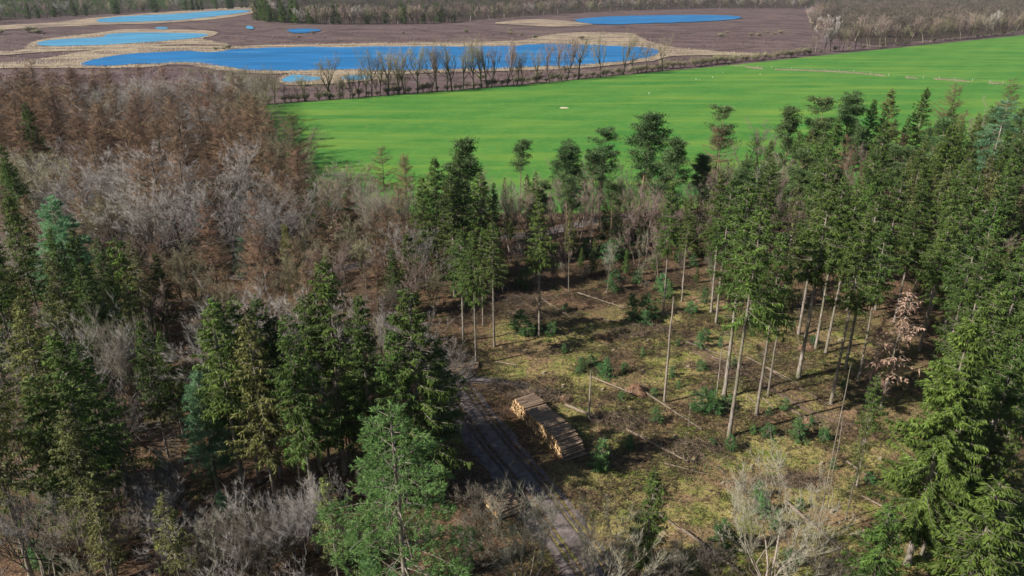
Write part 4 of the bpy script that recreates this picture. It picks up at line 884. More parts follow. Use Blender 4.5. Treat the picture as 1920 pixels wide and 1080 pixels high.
# hedgerow of tall bare trees beyond the field
HEDGE = smooth(gp([(470, 198), (560, 192), (700, 181), (840, 170), (960, 160), (1100, 147), (1250, 132)]), 12, False)
def along(line, n, j=.3):
    d = np.concatenate([[0], np.cumsum(np.hypot(*np.diff(line, axis=0).T))]); s = np.linspace(0, d[-1], n) + rng.uniform(-j, j, n) * d[-1] / n
    return np.stack([np.interp(s, d, line[:, 0]), np.interp(s, d, line[:, 1])], 1)
for px, hh in [(480, 13), (500, 15), (615, 19), (570, 12), (640, 10), (662, 12), (695, 22), (708, 20), (727, 21), (745, 18), (762, 23), (785, 22), (803, 21), (822, 23), (835, 19), (850, 22), (870, 22), (888, 23), (902, 24), (908, 23), (922, 20), (944, 23), (962, 18), (975, 17), (985, 13), (1005, 16), (1030, 20), (1046, 22), (1058, 22), (1092, 23), (1133, 22), (1168, 23), (1180, 14), (1212, 19), (1243, 20)]:
    i = int(np.argmin([abs(proj(p[0], p[1], 0)[0] - px) for p in HEDGE])); p = HEDGE[i]
    x = p[0] + rng.uniform(-1, 1); put('hedgetree', x, p[1] + rng.uniform(1, 3.5), hh * 1.08, z=0, wide=rng.uniform(.8, 1.1) if px not in (1058, 1092, 1168) else 1.15)
for p in along(HEDGE[:30], 16): put('hedgetree', p[0], p[1] + rng.uniform(1, 5), rng.uniform(9, 15), z=0, wide=1.1)
for p in along(HEDGE, 62): put('hedgebush', p[0], p[1] + rng.uniform(.5, 5), rng.uniform(2.5, 5.5), z=0, wide=1.4)
H2 = smooth(gp([(1250, 130), (1330, 123), (1420, 114), (1520, 103)]), 8, False)
for p in along(H2, 26): put('hedgebush', p[0] , p[1] + rng.uniform(1, 9), rng.uniform(4, 7), z=0, wide=1.7)
H3 = smooth(gp([(1540, 100), (1700, 85), (1920, 62)]), 10, False)
for p in along(H3, 46): put(['hedgetree', 'farbare', 'farpale', 'hedgetree'][int(rng.integers(4))], p[0], p[1] + rng.uniform(3, 12), rng.uniform(15, 25), z=0, wide=1.0)
put('farpale', *at(1523, 100), 14, z=0, label='lone white birch at the corner of the heath and field', wide=.9)
lm(put('hedgetree', *at(1662, 84), 24, z=0, label='largest spreading bare tree in the right hedgerow', wide=1.7), 'the largest right hedgerow tree')
for p in along(H3, 18): put('hedgebush', p[0], p[1] + rng.uniform(1, 6), rng.uniform(2, 5), z=0, wide=1.4)
# bushes between the hedgerow and the lake
for px, py in [(420, 93), (405, 95), (430, 92), (560, 160), (640, 165), (720, 158), (900, 150), (1010, 142), (1060, 135), (480, 165), (520, 170)]:
    x, y = at(px, py); put('hedgebush', x, y, rng.uniform(2.5, 4.5), z=0, wide=2)
# low scrub between the brown wood and the lake
for px, py in [(440, 175), (460, 170), (425, 160), (470, 185), (445, 150), (400, 150), (380, 145), (360, 150), (500, 180), (510, 168)]:
    x, y = at(px, py); put('oak', x, y, rng.uniform(6, 9), z=0, wide=1.3)

g9 = np.random.default_rng(4)
for k in range(26):
    px, py = g9.uniform(480, 1480), g9.uniform(50, 84)
    if 1040 < px < 1420 and py < 60 or py > 76: continue
    x, y = at(px, py); put('hedgebush', x, y, g9.uniform(2, 4.5), z=-.4, wide=2)
# front rows of the far woods, tree by tree
def farrow(pts, n, kinds, depth=14, hw=(13, 19)):
    L = smooth(gp(pts), 10, False)
    for p in along(L, n, .45):
        k = kinds[int(rng.integers(len(kinds)))]; put(k, p[0], p[1] + rng.uniform(0, depth), rng.uniform(*hw), z=-.4, wide=1.2)
farrow([(478, 38), (500, 41), (530, 43), (556, 44)], 26, ['farspruce', 'farspruce', 'farspruce', 'farbare'], 25, (20, 29))
farrow([(560, 45), (640, 46), (760, 45), (850, 42)], 46, ['farbare', 'farbare', 'farbare', 'farpale', 'farspruce', 'farbare'], 20, (18, 25))
farrow([(850, 42), (940, 36), (1040, 27), (1180, 20), (1330, 17), (1520, 17)], 60, ['farbare', 'farbare', 'farpale'], 25, (17, 23))
farrow([(-60, 50), (0, 40), (120, 32), (300, 23), (470, 15)], 44, ['farspruce', 'farspruce', 'farbare'], 40, (18, 25))
farrow([(1545, 30), (1530, 50), (1560, 70), (1610, 78)], 22, ['farbare', 'farpale', 'farbare'], 25, (16, 23))
x, y = at(25, 62)
for k in range(6): put('hedgebush', x + rng.uniform(-40, 30), y + rng.uniform(-15, 15), rng.uniform(4, 7), z=-.4, wide=3)

M['darkfloor'] = plain('dark_wood_floor', (.035, .026, .02), (.075, .055, .042), .2)  # very dark brown ground colour, gives the far woods a dark base
for i_, (pp, lb_) in enumerate([([(-400, 66), (0, 38), (120, 30), (300, 21), (476, 13), (476, -30), (-500, -30)], 'dark floor of the far left wood'), ([(472, 36), (560, 43), (700, 44), (850, 40), (1040, 26), (1180, 18), (1330, 15), (1525, 15), (1525, -30), (472, -30)], 'dark floor of the wood beyond the heath'),
        ([(1540, 30), (1535, 50), (1565, 70), (1640, 84), (1720, 76), (1920, 56), (2300, 20), (2300, -30), (1530, -30)], 'dark floor of the upper right wood')]):
    ngon('wood_floor', gp(pp), -.1 - .05 * i_, M['darkfloor'], lb_, 'ground', n=1)
# the mass of woodland behind them
def farmass(name, cond, y0, y1, n, kinds, label, hr):
    mb = MB(); T = []
    for kd in kinds:
        for H, tm, cm in K[kd]:
            v = np.empty(len(cm.vertices) * 3, np.float32); cm.vertices.foreach_get('co', v); v = v.reshape(-1, 3)
            f = np.empty(len(cm.loops), np.int32); cm.loops.foreach_get('vertex_index', f); f = f.reshape(-1, 3)
            a = np.empty(len(f), np.float32); cm.attributes['v'].data.foreach_get('value', a)
            T.append((H, v, f, a, kd == 'farspruce', kd in ('farpale',)))
    g = np.random.default_rng(77 + n); c = 0; tries = 0
    while c < n and tries < n * 30:
        tries += 1
        y = y0 + (y1 - y0) * g.random() ** 1.4; x = g.uniform(-.85, .85) * (y * CP + 21)
        if not cond(x, y): continue
        H, v, f, a, dark, pale = T[int(g.integers(len(T)))]
        if len(f) > 900:
            s = g.random(len(f)) < 900 / len(f); f2, a2 = f[s], a[s]
        else: f2, a2 = f, a
        th = g.uniform(0, 6.28); s_ = g.uniform(*hr) / H; cs, sn = math.cos(th), math.sin(th)
        u, ix = np.unique(f2, return_inverse=True); vv = v[u]; W = np.stack([(vv[:, 0] * cs - vv[:, 1] * sn) * s_ * 1.9 + x, (vv[:, 0] * sn + vv[:, 1] * cs) * s_ * 1.9 + y, vv[:, 2] * s_ - .4], 1)
        mb.add(W, ix.reshape(-1, 3), a2 * .6 + g.uniform(0, .4), 1 if dark else (2 if g.random() < .3 else 0)); c += 1
    pass
    link(name, mb.mesh(name, [M['shrub'], M['spruce'], M['birch']]), 'stuff', label, 'woodland')
XL, XR = at(470, 15)[0], at(1530, 30)[0]
def pyof(x, y): return proj(x, y, 0)
def c_left(x, y):
    a, b = pyof(x, y); return a < 480 and b < np.interp(a, [-300, 0, 300, 480], [60, 36, 20, 10])
def c_mid(x, y):
    a, b = pyof(x, y); return 470 <= a < 1530 and b < np.interp(a, [470, 560, 850, 1040, 1330, 1520], [34, 41, 38, 24, 14, 14])
def c_right(x, y):
    a, b = pyof(x, y); return a >= 1535 and b < np.interp(a, [1530, 1600, 1700, 1920, 2100], [30, 72, 72, 52, 36]) and not (1620 < a < 1720 and b < 14 and b > -6)
farmass('distant_wood', c_left, 850, 3000, 1500, ['farspruce', 'farspruce', 'farspruce', 'farspruce', 'farbare'], 'dark bluish woodland at the upper left', (18, 26))
farmass('distant_wood', c_mid, 750, 3000, 2600, ['farbare', 'farbare', 'farspruce', 'farpale'], 'brown leafless woodland beyond the heath', (18, 25))
farmass('distant_wood', c_right, 420, 2600, 2000, ['farbare', 'farpale'], 'pale brown leafless woodland at the upper right', (16, 23))

# ---------------------------------------------------------------- logs
ORD = ['first', 'second', 'third', 'fourth', 'fifth', 'sixth', 'seventh', 'eighth', 'ninth', 'tenth', 'eleventh', 'twelfth', 'thirteenth', 'fourteenth', 'fifteenth', 'sixteenth', 'seventeenth', 'eighteenth', 'nineteenth', 'twentieth']
TENS = {2: ('twenty', 'twentieth'), 3: ('thirty', 'thirtieth'), 4: ('forty', 'fortieth'), 5: ('fifty', 'fiftieth'), 6: ('sixty', 'sixtieth'), 7: ('seventy', 'seventieth'), 8: ('eighty', 'eightieth'), 9: ('ninety', 'ninetieth')}
def ordn(i):
    i += 1
    if i <= 20: return ORD[i - 1]
    if i >= 100: return 'number %d' % i
    return TENS[i // 10][0] + '-' + ORD[i % 10 - 1] if i % 10 else TENS[i // 10][1]
def log_meshes(L, r, seed):
    q = np.random.default_rng(seed); k = 10; n = 5; mb = MB()
    y = np.linspace(-L / 2, L / 2, n); pts = np.stack([q.normal(0, .012, n), y, q.normal(0, .012, n)], 1); rad = r * np.linspace(1.05, .9, n) * q.uniform(.97, 1.03, n)
    polytube(mb, pts, rad, k, .5, 0, False); ends = []
    for e, sg in ((0, -1), (-1, 1)):
        m2 = MB(); th = np.arange(k) * 2 * math.pi / k; c = pts[e] + [0, sg * .004, 0]
        ring = c + np.stack([np.cos(th), np.zeros(k), np.sin(th)], 1) * rad[e] * .98; VV = np.concatenate([ring, (c + [0, sg * .004, 0])[None]])
        F_ = [(j, (j + 1) % k, k) if sg < 0 else ((j + 1) % k, j, k) for j in range(k)]; m2.add(VV, F_, .5, 0); ends.append(m2.mesh('cut_face', [M['cut']]))
    return mb.mesh('log', [M['logbark']], True), ends[0], ends[1]
LOGS = [log_meshes(2.9, .137, 300 + i) for i in range(6)]
nlog = 0
def add_log(x, y, z, yaw, label, group, m, roll=0., sx=1.0, sr=1.0):
    lg, e0, e1 = m; o = bpy.data.objects.new('log', lg); COL.objects.link(o); o.location = (x, y, z)
    o.rotation_euler = (rng.normal(0, .012), rng.uniform(0, 6.28), yaw + rng.normal(0, .018)); o.rotation_mode = 'YXZ'
    o.rotation_euler = (rng.normal(0, .012), rng.uniform(0, 6.28), yaw + rng.normal(0, .018)); o.scale = (sr, sx, sr)
    o['label'] = label; o['category'] = 'log'; o['group'] = group
    for e in (e0, e1):
        c = bpy.data.objects.new('cut_face', e); COL.objects.link(c); c.parent = o
    return o
A0 = np.array(at(956, 768)); A1 = np.array(at(1060, 868)); AX = (A1 - A0) / np.linalg.norm(A1 - A0); LEN = np.linalg.norm(A1 - A0)
LD = np.array([-AX[1], AX[0]]);
if LD[0] < 0: LD = -LD
yaw = math.atan2(LD[1], LD[0]) - math.pi / 2
NB = int(LEN / .300); rows = 8; gap = LEN / NB
names_ = {rows - 1: 'top'}
for rw in range(rows):
    lo = rw * .5 + (rng.uniform(-.1, .1)); hi = NB - rw * .5 - max(0, rw - 3) * .8
    k0 = 0
    for i in range(int(hi - lo)):
        if rw == rows - 1 and rng.random() < .06: k0 += 1; continue
        s = (lo + i + .5) * gap; c = A0 + AX * s + LD * (1.45 + rng.normal(0, .06)); z = .17 + rw * .255 + (.06 * math.sin(s * .9)) * (rw / rows)
        lay = ['bottom', 'second', 'third', 'fourth', 'fifth', 'sixth', 'seventh', 'top'][rw]
        add_log(c[0], c[1], z, yaw, 'cut log in the long stack, %s layer, %s from the far end' % (lay, ordn(i - k0)), 'logs in the long stack beside the track', LOGS[int(rng.integers(6))], sr=rng.uniform(.82, 1.14), sx=rng.uniform(.96, 1.04)); nlog += 1
# second, lower stack on the left verge of the track
B0 = np.array(at(888, 922)); B1 = np.array(at(938, 980)); BX = (B1 - B0) / np.linalg.norm(B1 - B0); BL = np.linalg.norm(B1 - B0); BD = np.array([-BX[1], BX[0]]); BD = BD if BD[0] > 0 else -BD
yb = math.atan2(BD[1], BD[0]) - math.pi / 2
for rw in range(3):
    n = int(BL / .3) - rw
    for i in range(n):
        if 6 <= i <= 7 and rw > 1: continue
        s = (rw * .5 + i + .5) * .3; c = B0 + BX * s + BD * 1.6
        add_log(c[0], c[1], .18 + rw * .255, yb, 'grey log in the low stack left of the track, %s layer, %s along' % (['bottom', 'second', 'third', 'top'][rw], ordn(i)), 'logs in the low stack left of the track', LOGS[int(rng.integers(6))], sx=1.1); nlog += 1
# thin poles stacked at the head of the track
C0 = np.array(at(868, 690)); POLE = log_meshes(4.2, .08, 400)
for rw in range(3):
    for i in range(10 - rw * 2):
        add_log(C0[0] + rng.normal(0, .12), C0[1] + (rw + i) * .2 - .8, .12 + rw * .14 + float(gz(C0[0], C0[1])), R(-82), 'thin pole in the heap at the track head, %s layer, %s from front' % (['bottom', 'middle', 'top'][rw], ordn(i)), 'thin poles heaped at the track head', POLE); nlog += 1

M['oldcut'] = plain('weathered_cut', (.28, .18, .10), (.45, .32, .20), 6)
# ---------------------------------------------------------------- fallen trunks, standing snags, stumps, root plate
def fallen(p0, p1, r0, r1, label, stubs=8, up=.0, mt='fallen', seed=0):
    q = np.random.default_rng(500 + seed + int(p0[0])); a = np.array(at(*p0)); b = np.array(at(*p1)); n = 9; t = np.linspace(0, 1, n); mid = (a + b) / 2; c = np.array([*mid, 0])
    P = np.array([[*(a + (b - a) * s + q.normal(0, .015, 2)), 0] for s in t]); gg = gz(P[:, 0], P[:, 1]); P[:, 2] = np.polyval(np.polyfit(t, gg, 1), t) + .12 + np.linspace(r0, r1, n) * .8 + up * t
    root = bpy.data.objects.new('fallen_trunk', None); COL.objects.link(root); root.location = (mid[0], mid[1], 0); root['label'] = label; root['category'] = 'fallen tree'; root['group'] = 'fallen trunks lying in the clearing'
    mb = MB(); polytube(mb, P - c, np.linspace(r0, r1, n), 8); o = bpy.data.objects.new('trunk', mb.mesh('trunk', [M[mt]], True)); COL.objects.link(o); o.parent = root
    if stubs:
        mb = MB(); u = q.random(stubs); k = np.minimum((u * (n - 1)).astype(int), n - 2); Q = P[k] + (P[k + 1] - P[k]) * (u * (n - 1) - k)[:, None] - c
        D = nz(q.normal(0, 1, (stubs, 3)) + [0, 0, .5]); spikes(mb, Q, D, q.uniform(.3, 1.3, stubs), .03, q.random(stubs)); o = bpy.data.objects.new('branch_stubs', mb.mesh('branch_stubs', [M['stick']])); COL.objects.link(o); o.parent = root
    m2 = MB(); T = nz(P[0] - P[1]); A, B = frame(T[None]); th = np.arange(8) * math.pi / 4
    ring = P[0] - c + T * .006 + (A[0] * np.cos(th)[:, None] + B[0] * np.sin(th)[:, None]) * r0 * .95; m2.add(np.concatenate([ring, (P[0] - c + T * .01)[None]]), [(j, (j + 1) % 8, 8) for j in range(8)]); o = bpy.data.objects.new('cut_face', m2.mesh('cut_face', [M['cut']])); COL.objects.link(o); o.parent = root
FT = [((1207, 738), (1316, 806), .16, .09, 'straight pale fallen trunk beside the tall broken snag', 3), ((1107, 709), (1182, 750), .13, .06, 'thin fallen trunk leaning from the short snag', 20),
      ((1472, 938), (1594, 1048), .19, .11, 'long fallen trunk with spiky stubs right of the spreading pale tree', 70), ((1278, 1000), (1385, 1086), .17, .10, 'fallen trunk in the lower centre left of the pale tree', 10),
      ((1445, 1055), (1482, 1092), .16, .13, 'short fallen trunk behind the stems of the pale tree', 2), ((1400, 672), (1496, 722), .12, .06, 'light brown fallen pole behind the straight spruce', 5),
      ((1432, 690), (1555, 765), .11, .05, 'longer thin pole crossing the muddy skid trail', 6), ((1178, 808), (1290, 866), .17, .10, 'mossy brown fallen trunk right of the log stack', 60),
      ((1060, 765), (1120, 790), .2, .17, 'thick grey log lying behind the log stack', 2), ((1246, 870), (1320, 890), .10, .06, 'bright thin pole below the mossy fallen trunk', 0), ((1083, 552), (1172, 580), .16, .08, 'fallen trunk in the dark back of the clearing', 30),
      ((1588, 868), (1625, 892), .16, .14, 'short peeled log left of the huge drooping spruce', 0), ((930, 677), (968, 686), .12, .10, 'two-tone short log above the track head', 0),
      ((1737, 957), (1788, 972), .10, .08, 'thin straight pole right of the huge spruce', 0), ((1615, 930), (1700, 975), .11, .08, 'pale pole under the huge drooping spruce', 4), ((1335, 672), (1400, 690), .10, .06, 'pole lying left of the straight spruce', 6),
      ((1285, 645), (1360, 672), .1, .06, 'thin branchy pole at the start of the skid trail', 14), ((1200, 818), (1240, 842), .12, .1, 'bark-stripped log beside the mossy trunk', 3), ((1400, 745), (1425, 765), .09, .07, 'short pale pole at the foot of the straight spruce', 0),
      ((1430, 750), (1452, 770), .09, .06, 'second short pale pole at the foot of the straight spruce', 0), ((1130, 600), (1200, 612), .12, .07, 'dark pole at the back of the clearing', 12), ((1010, 560), (1075, 600), .14, .08, 'dark fallen trunk near the lone thin spruce', 16),
      ((1475, 770), (1540, 800), .10, .05, 'grey branchy top left across the skid trail', 60), ((1500, 1000), (1590, 1020), .07, .04, 'thin pole behind the spiky fallen trunk', 4), ((1230, 960), (1290, 1010), .11, .07, 'pole in the shade right of the narrow spruce', 8)]
for i, (a, b, r0, r1, lb, st) in enumerate(FT): fallen(a, b, r0, r1, lb, st, seed=i, up=.5 if i in (1, 3) else 0)
def snag(bx, by, ty, r, label, lean=0., seed=0, branches=14):
    x, y = at(bx, by); H = h_from((bx, by), ty); q = np.random.default_rng(600 + seed); root = bpy.data.objects.new('broken_trunk', None); COL.objects.link(root); root.location = (x, y, float(gz(x, y))); root['label'] = label; root['category'] = 'dead tree'
    root.rotation_euler = (0, lean, 0); n = 8; z = np.linspace(-.4, H, n); pts = np.stack([q.normal(0, .04, n), q.normal(0, .04, n), z], 1); mb = MB(); polytube(mb, pts, np.linspace(r, r * .5, n), 8)
    for k in range(4): spikes(mb, pts[-1:] + q.normal(0, r * .2, (1, 3)), np.array([[q.normal(0, .1), q.normal(0, .1), 1.]]), q.uniform(.3, .9), r * .25)
    o = bpy.data.objects.new('trunk', mb.mesh('trunk', [M['barkpale' if r > .15 else 'bark']], True)); COL.objects.link(o); o.parent = root
    mb = MB(); zz = q.uniform(H * .3, H, branches); az = q.uniform(0, 6.28, branches); D = nz(np.stack([np.cos(az), np.sin(az), q.uniform(-.3, .3, branches)], 1)); spikes(mb, np.stack([0 * zz, 0 * zz, zz], 1), D, q.uniform(.4, 1.6, branches), .022)
    o = bpy.data.objects.new('dead_branches', mb.mesh('dead_branches', [M['stick']])); COL.objects.link(o); o.parent = root
snag(1245, 755, 563, .17, 'tall broken trunk without crown in the middle of the clearing', 0, 1, 26)
snag(1104, 790, 705, .16, 'short snapped trunk right of the log stack', .0, 2, 6)
snag(1343, 745, 655, .08, 'thin dead stem left of the two leaning spruces', 0, 3, 20)
snag(1525, 1070, 790, .06, 'thin whippy bare stem in front of the right clearing', .0, 4, 8)
snag(1535, 990, 690, .07, 'second thin whippy stem, taller, right of the first', .0, 5, 6)
snag(1290, 800, 760, .05, 'low dead stem near the end of the pale fallen trunk', 0, 6, 6)
snag(573, 985, 880, .06, 'thin dead stem at lower left beside the fir', 0, 7, 5)
def stump(px, py, r, h, label, i):
    q = np.random.default_rng(700 + i); x, y = at(px, py); root = bpy.data.objects.new('tree_stump', None); COL.objects.link(root); root.location = (x, y, float(gz(x, y))); root['label'] = label; root['category'] = 'stump'; root['group'] = 'cut stumps in the clearing'
    mb = MB(); k = 12; th = np.arange(k) * 2 * math.pi / k; zs = [-.1, .06, .2, h]; rr = [1.9, 1.35, 1.08, 1.0]; fl = 1 + .25 * np.sin(th * 4 + q.uniform(0, 6)); V = []
    for zz, s in zip(zs, rr): V += [(math.cos(t) * r * s * (1 + (f - 1) * (s - 1) * 1.5), math.sin(t) * r * s * (1 + (f - 1) * (s - 1) * 1.5), zz) for t, f in zip(th, fl)]
    mb.add(V, [(a * k + j, a * k + (j + 1) % k, (a + 1) * k + (j + 1) % k, (a + 1) * k + j) for a in range(3) for j in range(k)]); o = bpy.data.objects.new('bark', mb.mesh('bark', [M['bark']], True)); COL.objects.link(o); o.parent = root
    mb = MB(); mb.add([(math.cos(t) * r * .97, math.sin(t) * r * .97, h + .005) for t in th] + [(0, 0, h + .02)], [(j, (j + 1) % k, k) for j in range(k)]); o = bpy.data.objects.new('cut_face', mb.mesh('cut_face', [M['oldcut']])); COL.objects.link(o); o.parent = root
STS = [(1205, 697), (1056, 725), (1290, 690), (1330, 735), (1265, 815), (1460, 660), (1390, 720), (1180, 770), (1240, 835), (1512, 802), (1355, 905), (1500, 825), (1560, 960), (1620, 1000), (1410, 870), (1300, 860), (1150, 655), (1070, 640), (985, 655), (1215, 640), (1360, 625), (1450, 600), (1575, 640), (1650, 860), (1730, 1000), (1420, 1010), (1540, 870), (1130, 735), (1020, 700), (1100, 615)]
for i, (a, b) in enumerate(STS): stump(a, b, rng.uniform(.14, .24), rng.uniform(.15, .4), 'x', i)
stl = sorted([o for o in COL.objects if o.name.startswith('tree_stump')], key=lambda o: proj(*o.location)[0])
for i, o in enumerate(stl): o['label'] = 'cut tree stump in the mossy clearing, %s from the left of %d' % (ordn(i), len(stl))
def mound(px, py, r, h, label, mt='soil', sticks=90, name='root_plate', cat='root plate'):
    x, y = at(px, py); q = np.random.default_rng(int(px)); root = bpy.data.objects.new(name, None); COL.objects.link(root); root.location = (x, y, float(gz(x, y))); root['label'] = label; root['category'] = cat
    bz = mt == 'brash'; hs = h; h = h * (.08 if bz else 1); r_ = r; r = r * (.5 if bz else 1)
    mb = MB(); n, k = 9, 26; V = []
    for i in range(n):
        rr = i / (n - 1)
        for j in range(k):
            t = j / k * 6.283; f = 1 + .25 * math.sin(3 * t + px) + q.normal(0, .05); V.append((math.cos(t) * r * rr * f, math.sin(t) * r * rr * f * .8, h * (1 - rr ** 1.6) * (1 + q.normal(0, .12)) - .05))
    mb.add(V, [(i * k + j, i * k + (j + 1) % k, (i + 1) * k + (j + 1) % k, (i + 1) * k + j) for i in range(n - 1) for j in range(k)]); o = bpy.data.objects.new('soil', mb.mesh('soil', [M[mt]])); COL.objects.link(o); o.parent = root
    h = hs * (.75 if bz else 1); sticks = sticks * (2 if bz else 1); r = r_
    mb = MB(); a = q.uniform(0, 6.28, sticks); d = r * np.sqrt(q.random(sticks)) * (1.25 if bz else 1) * (1 + .3 * np.sin(3 * a + px)); P = np.stack([np.cos(a) * d * (1.5 if bz else 1), np.sin(a) * d * (.6 if bz else .8), np.maximum(h * (1 - (d / r) ** 1.6), .05) * q.uniform(.2, 1.1, sticks)], 1)
    spikes(mb, P, nz(q.normal(0, 1, (sticks, 3)) * ([1, 1, .35] if bz else [1, 1, 1]) + [0, 0, .12]), q.uniform(.4, 1.6, sticks), .025, q.random(sticks)); o = bpy.data.objects.new('roots' if mt == 'soil' else 'sticks', mb.mesh('sticks', [M['stick' if mt == 'soil' else 'brash']])); COL.objects.link(o); o.parent = root
mound(1192, 737, 1.7, 1.2, 'brown upturned root plate near the pale fallen trunk')
mound(1057, 752, 1.0, .7, 'small reddish root mound behind the log stack')
mound(1512, 652, 1.3, .9, 'root plate behind the thick pale-trunked spruce')
mound(1512, 795, 1.0, .8, 'reddish root mound beside the muddy skid trail')
for i, (px, py, r, h, lb) in enumerate([(1300, 840, 3.4, 1.3, 'dark heap of brushwood in the lower clearing'), (1150, 790, 2.6, 1.2, 'brushwood heap right of the short snag'), (1010, 745, 1.8, 1.1, 'green-brown branch heap at the far end of the log stack'), 
        (1000, 590, 3.4, 1.0, 'dark branch heap below the lone thin spruce'), (1210, 625, 3.6, .9, 'long dark brush heap in the back of the clearing'), (1350, 690, 2.6, .7, 'reddish brush heap beside the skid trail'), (940, 730, 2.0, .8, 'tan brush heap above the track head'), (1500, 900, 2.2, .7, 'low brush heap right of the spreading tree'), (980, 565, 3.0, 1.0, 'branch heap left of the dark fallen trunk')]):
    mound(px, py, r, h, lb, 'brash', 700, 'brushwood_heap', 'brushwood')

# ---------------------------------------------------------------- litter on the woodland floor
q = np.random.default_rng(900)
def scatter(n, dens, y0=38, y1=135):
    y = q.uniform(y0, y1, n); x = q.uniform(-.8, .8, n) * (y * CP + 21); return x[dens(x, y)], y[dens(x, y)]
tr = lambda x, y: np.minimum(dist_line(x, y, TRACK[::3]), dist_line(x, y, LANE[::4])) > 2.6
x = q.uniform(-5, 75, 150000); y = q.uniform(40, 128, 150000); s_ = (clear_mask(x, y) > .3) & tr(x, y) & (fbm(x, y, 2.2) > .43 + .05 * q.random(len(x))); x, y = x[s_], y[s_]
P = np.stack([x, y, gz(x, y) + .02], 1); n = len(P); mb = MB()
spikes(mb, P, nz(q.normal(0, .6, (n, 3)) + [0, 0, .7]), q.uniform(.12, .42, n), q.uniform(.015, .035, n), np.clip(fbm(x, y, 5) * 1.4 - .3 + q.normal(0, .15, n), 0, 1))
link('clearing_grass', mb.mesh('clearing_grass', [M['drygrass']]), 'stuff', 'straw and green grass tufts in the clearing', 'grass')
x = q.uniform(-60, 85, 90000); y = q.uniform(40, 140, 90000); s_ = tr(x, y) & (fbm(x + 70, y, 3.0) > .60); x, y = x[s_], y[s_]; P = np.stack([x, y, gz(x, y) + .1], 1); n = len(P); mb = MB()
kites(mb, P + q.normal(0, .1, (n, 3)), nz(q.normal(0, .7, (n, 3)) + [0, 0, .5]), q.uniform(.12, .35, n), q.uniform(.04, .09, n), q.random(n), 0, q)
link('undergrowth', mb.mesh('undergrowth', [M['greengrass']]), 'stuff', 'low dark green bramble and fern patches', 'undergrowth')
mb = MB(); x = q.uniform(-60, 90, 60000); y = q.uniform(38, 150, 60000); cm_ = clear_mask(x, y); s_ = tr(x, y) & (q.random(len(x)) < .22 + .78 * cm_ * (fbm(x, y + 30, 6) > .45)); x, y = x[s_], y[s_]; n = len(x); P = np.stack([x, y, gz(x, y) + .05], 1)
a = q.normal(0.3, .9, n); D = nz(np.stack([np.cos(a), np.sin(a), q.normal(.02, .10, n)], 1)); spikes(mb, P, D, q.uniform(.4, 2.6, n) * q.uniform(.4, 1, n), q.uniform(.012, .035, n), q.random(n) ** 1.5)
link('branch_litter', mb.mesh('branch_litter', [M['stick']]), 'stuff', 'broken branches strewn over the woodland floor', 'branches')
x = q.uniform(-70, 90, 160000); y = q.uniform(40, 130, 160000); cm_ = clear_mask(x, y); s_ = tr(x, y) & (q.random(len(x)) < .9 - .75 * cm_); x, y = x[s_], y[s_]; n = len(x); mb = MB()
kites(mb, np.stack([x, y, gz(x, y) + .04], 1), nz(q.normal(0, 1, (n, 3)) * [1, 1, .3]), q.uniform(.08, .22, n), q.uniform(.03, .08, n), q.random(n), 0, q)
M['leaflitter'] = foliage('fallen_leaves', (.14, .07, .04), (.46, .27, .15), 0, 0, 0)
link('leaf_litter', mb.mesh('leaf_litter', [M['leaflitter']]), 'stuff', 'brown fallen leaves under the trees', 'leaves')

x = q.uniform(-14, 80, 260000); y = q.uniform(45, 150, 260000); s_ = inside(x, y, CLEAR) & tr(x, y) & (fbm(x * .8 + 11, y * 1.2 + 50, 5) > np.where(y > 96, .46, .54)); x, y = x[s_], y[s_]; n = len(x); mb = MB(); a = q.normal(.4, .8, n)
spikes(mb, np.stack([x, y, gz(x, y) + q.uniform(0, .35, n)], 1), nz(np.stack([np.cos(a), np.sin(a), q.normal(0, .2, n)], 1)), q.uniform(.3, 1.6, n), q.uniform(.012, .028, n), q.random(n) ** 1.8)
link('brushwood_litter', mb.mesh('brushwood_litter', [M['brash']]), 'stuff', 'brown felling brash spread in patches over the clearing', 'brushwood')
# ---------------------------------------------------------------- birds on the pasture and the sandy patch
mb = MB(); polytube(mb, [(-.38, 0, .34), (-.25, 0, .36), (0, 0, .38), (.22, 0, .42), (.3, 0, .5)], [.02, .12, .17, .12, .05], 8); polytube(mb, [(.24, 0, .45), (.33, 0, .62), (.36, 0, .78), (.42, 0, .82), (.54, 0, .80)], [.07, .045, .05, .06, .012], 6)
tubes(mb, np.array([[.02, .06, .28], [.02, -.06, .28]]), np.array([[.04, .06, 0], [.04, -.06, 0]]), .015, .015, 4); bird = mb.mesh('white_bird', [M['white']], True)
BP = [(1305, 150), (1311, 151), (1336, 146), (1355, 137), (1425, 140), (1217, 176)]
BP = sorted(BP)
for i, (a, b) in enumerate(BP):
    x, y = at(a, b); o = bpy.data.objects.new('white_bird', bird); COL.objects.link(o); o.location = (x, y, .02); o.scale = (.8, .8, .8); o.rotation_euler = (0, 0, rng.uniform(0, 6.28))
    o['label'] = 'white bird grazing on the green pasture, %s from the left' % ordn(i); o['category'] = 'bird'; o['group'] = 'white birds on the pasture'
ngon('sand_patch', gp([(1050, 202), (1056, 201), (1065, 202), (1065, 203.3), (1056, 203.8), (1050, 203.2)]), .06, M['sand'], 'bare sandy patch in the pasture', 'sand', .2)

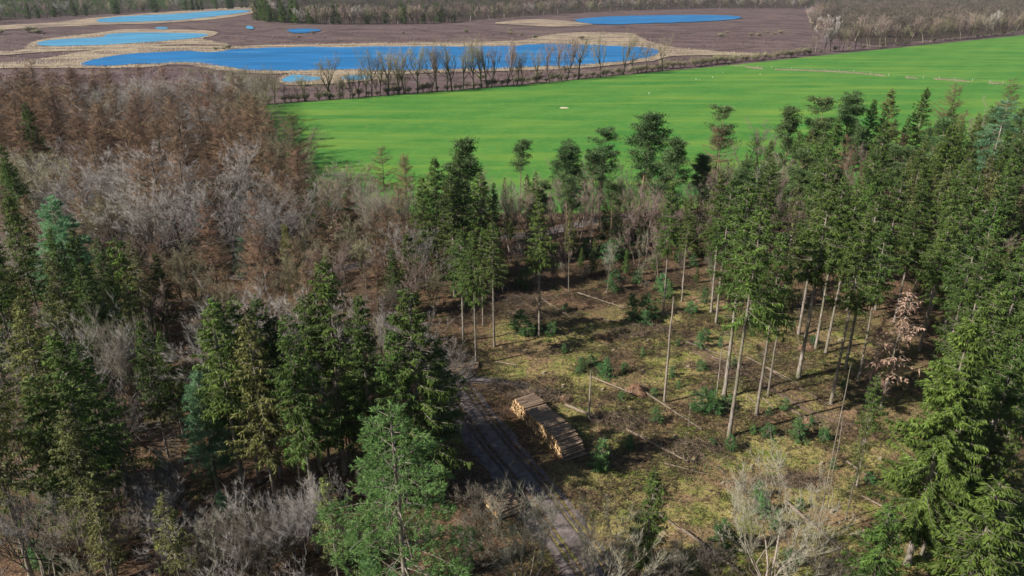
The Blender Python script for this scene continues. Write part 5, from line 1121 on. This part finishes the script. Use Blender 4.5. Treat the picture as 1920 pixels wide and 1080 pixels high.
hz = MB(); hx = [(-4100, -300), (4100, -300), (4100, 4300), (-4100, 4300)]
hz.add([(a, b, -3) for a, b in hx] + [(a, b, 54) for a, b in hx], [(0, 3, 2, 1), (4, 5, 6, 7), (0, 1, 5, 4), (1, 2, 6, 5), (2, 3, 7, 6), (3, 0, 4, 7)])
hm = bpy.data.materials.new('haze'); hm.use_nodes = True; hn = hm.node_tree.nodes; hn.remove(hn['Principled BSDF']); hv = hn.new('ShaderNodeVolumePrincipled')
hv.inputs['Color'].default_value = (.72, .82, 1, 1); hv.inputs['Density'].default_value = .00003; hm.node_tree.links.new(hv.outputs[0], hn['Material Output'].inputs['Volume'])
link('haze', hz.mesh('haze', [hm]), 'stuff', 'thin blue haze over the distant woods', 'haze')
# ---------------------------------------------------------------- labels that single each tree out
def tip(t): return proj(t[2], t[3], t[4])
LMI = [(o, ph, tip(next(t for t in TREES if t[0] is o))) for o, ph in LM]
seen = {}
for t in TREES:
    o, kind, x, y, h, lb, gr = t; d = DESC[kind]
    if lb: o['label'] = lb; continue
    px, py = tip(t)
    if kind in ('hedgetree', 'hedgebush') or kind.startswith('far'):
        where = 'right of the heath' if px > 1500 else ('on the far side of the field' if y < 420 and px > 450 else ('behind the heath' if px > 470 else 'by the far left lakes'))
        seen.setdefault((kind, where), []).append((px, o, d, None)); o['group'] = {'hedgetree': 'bare trees in the far hedgerow', 'hedgebush': 'bushes in the far hedgerow'}.get(kind, 'trees at the front of the distant woods'); continue
    px = min(max(px, 0), 1920); py = min(max(py, 0), 1080); best = min(LMI, key=lambda l: (l[2][0] - px) ** 2 + 1.6 * (l[2][1] - py) ** 2); dx, dy = px - best[2][0], py - best[2][1]
    rel = ('right of' if dx > 0 else 'left of') if abs(dx) > 1.3 * abs(dy) else ('in front of' if dy > 0 else 'beyond')
    seen.setdefault((kind, rel + ' ' + best[1]), []).append((math.hypot(dx, dy), o, d, 1))
    o['group'] = ('saplings in the clearing' if kind == 'sapling' else 'bare bushes in the undergrowth' if kind == 'bush' else 'trees of the left wood' if x < 0 else 'trees of the right stand')
for (kind, where), L in seen.items():
    L.sort(key=lambda e: e[0])
    for i, (dd, o, d, near) in enumerate(L):
        if near: o['label'] = '%s %s%s' % (d[0].replace('pine with a clumped dark crown', 'dark-crowned pine').replace('spruce with a long bare trunk', 'bare-trunked spruce'), where, '' if len(L) == 1 else (', nearest one' if i == 0 else ', %s nearest' % ordn(i)))
        else: o['label'] = '%s %s, %s from the left' % (d[0], where, ordn(i))
print('TREES', len(TREES), 'LOGS', nlog)
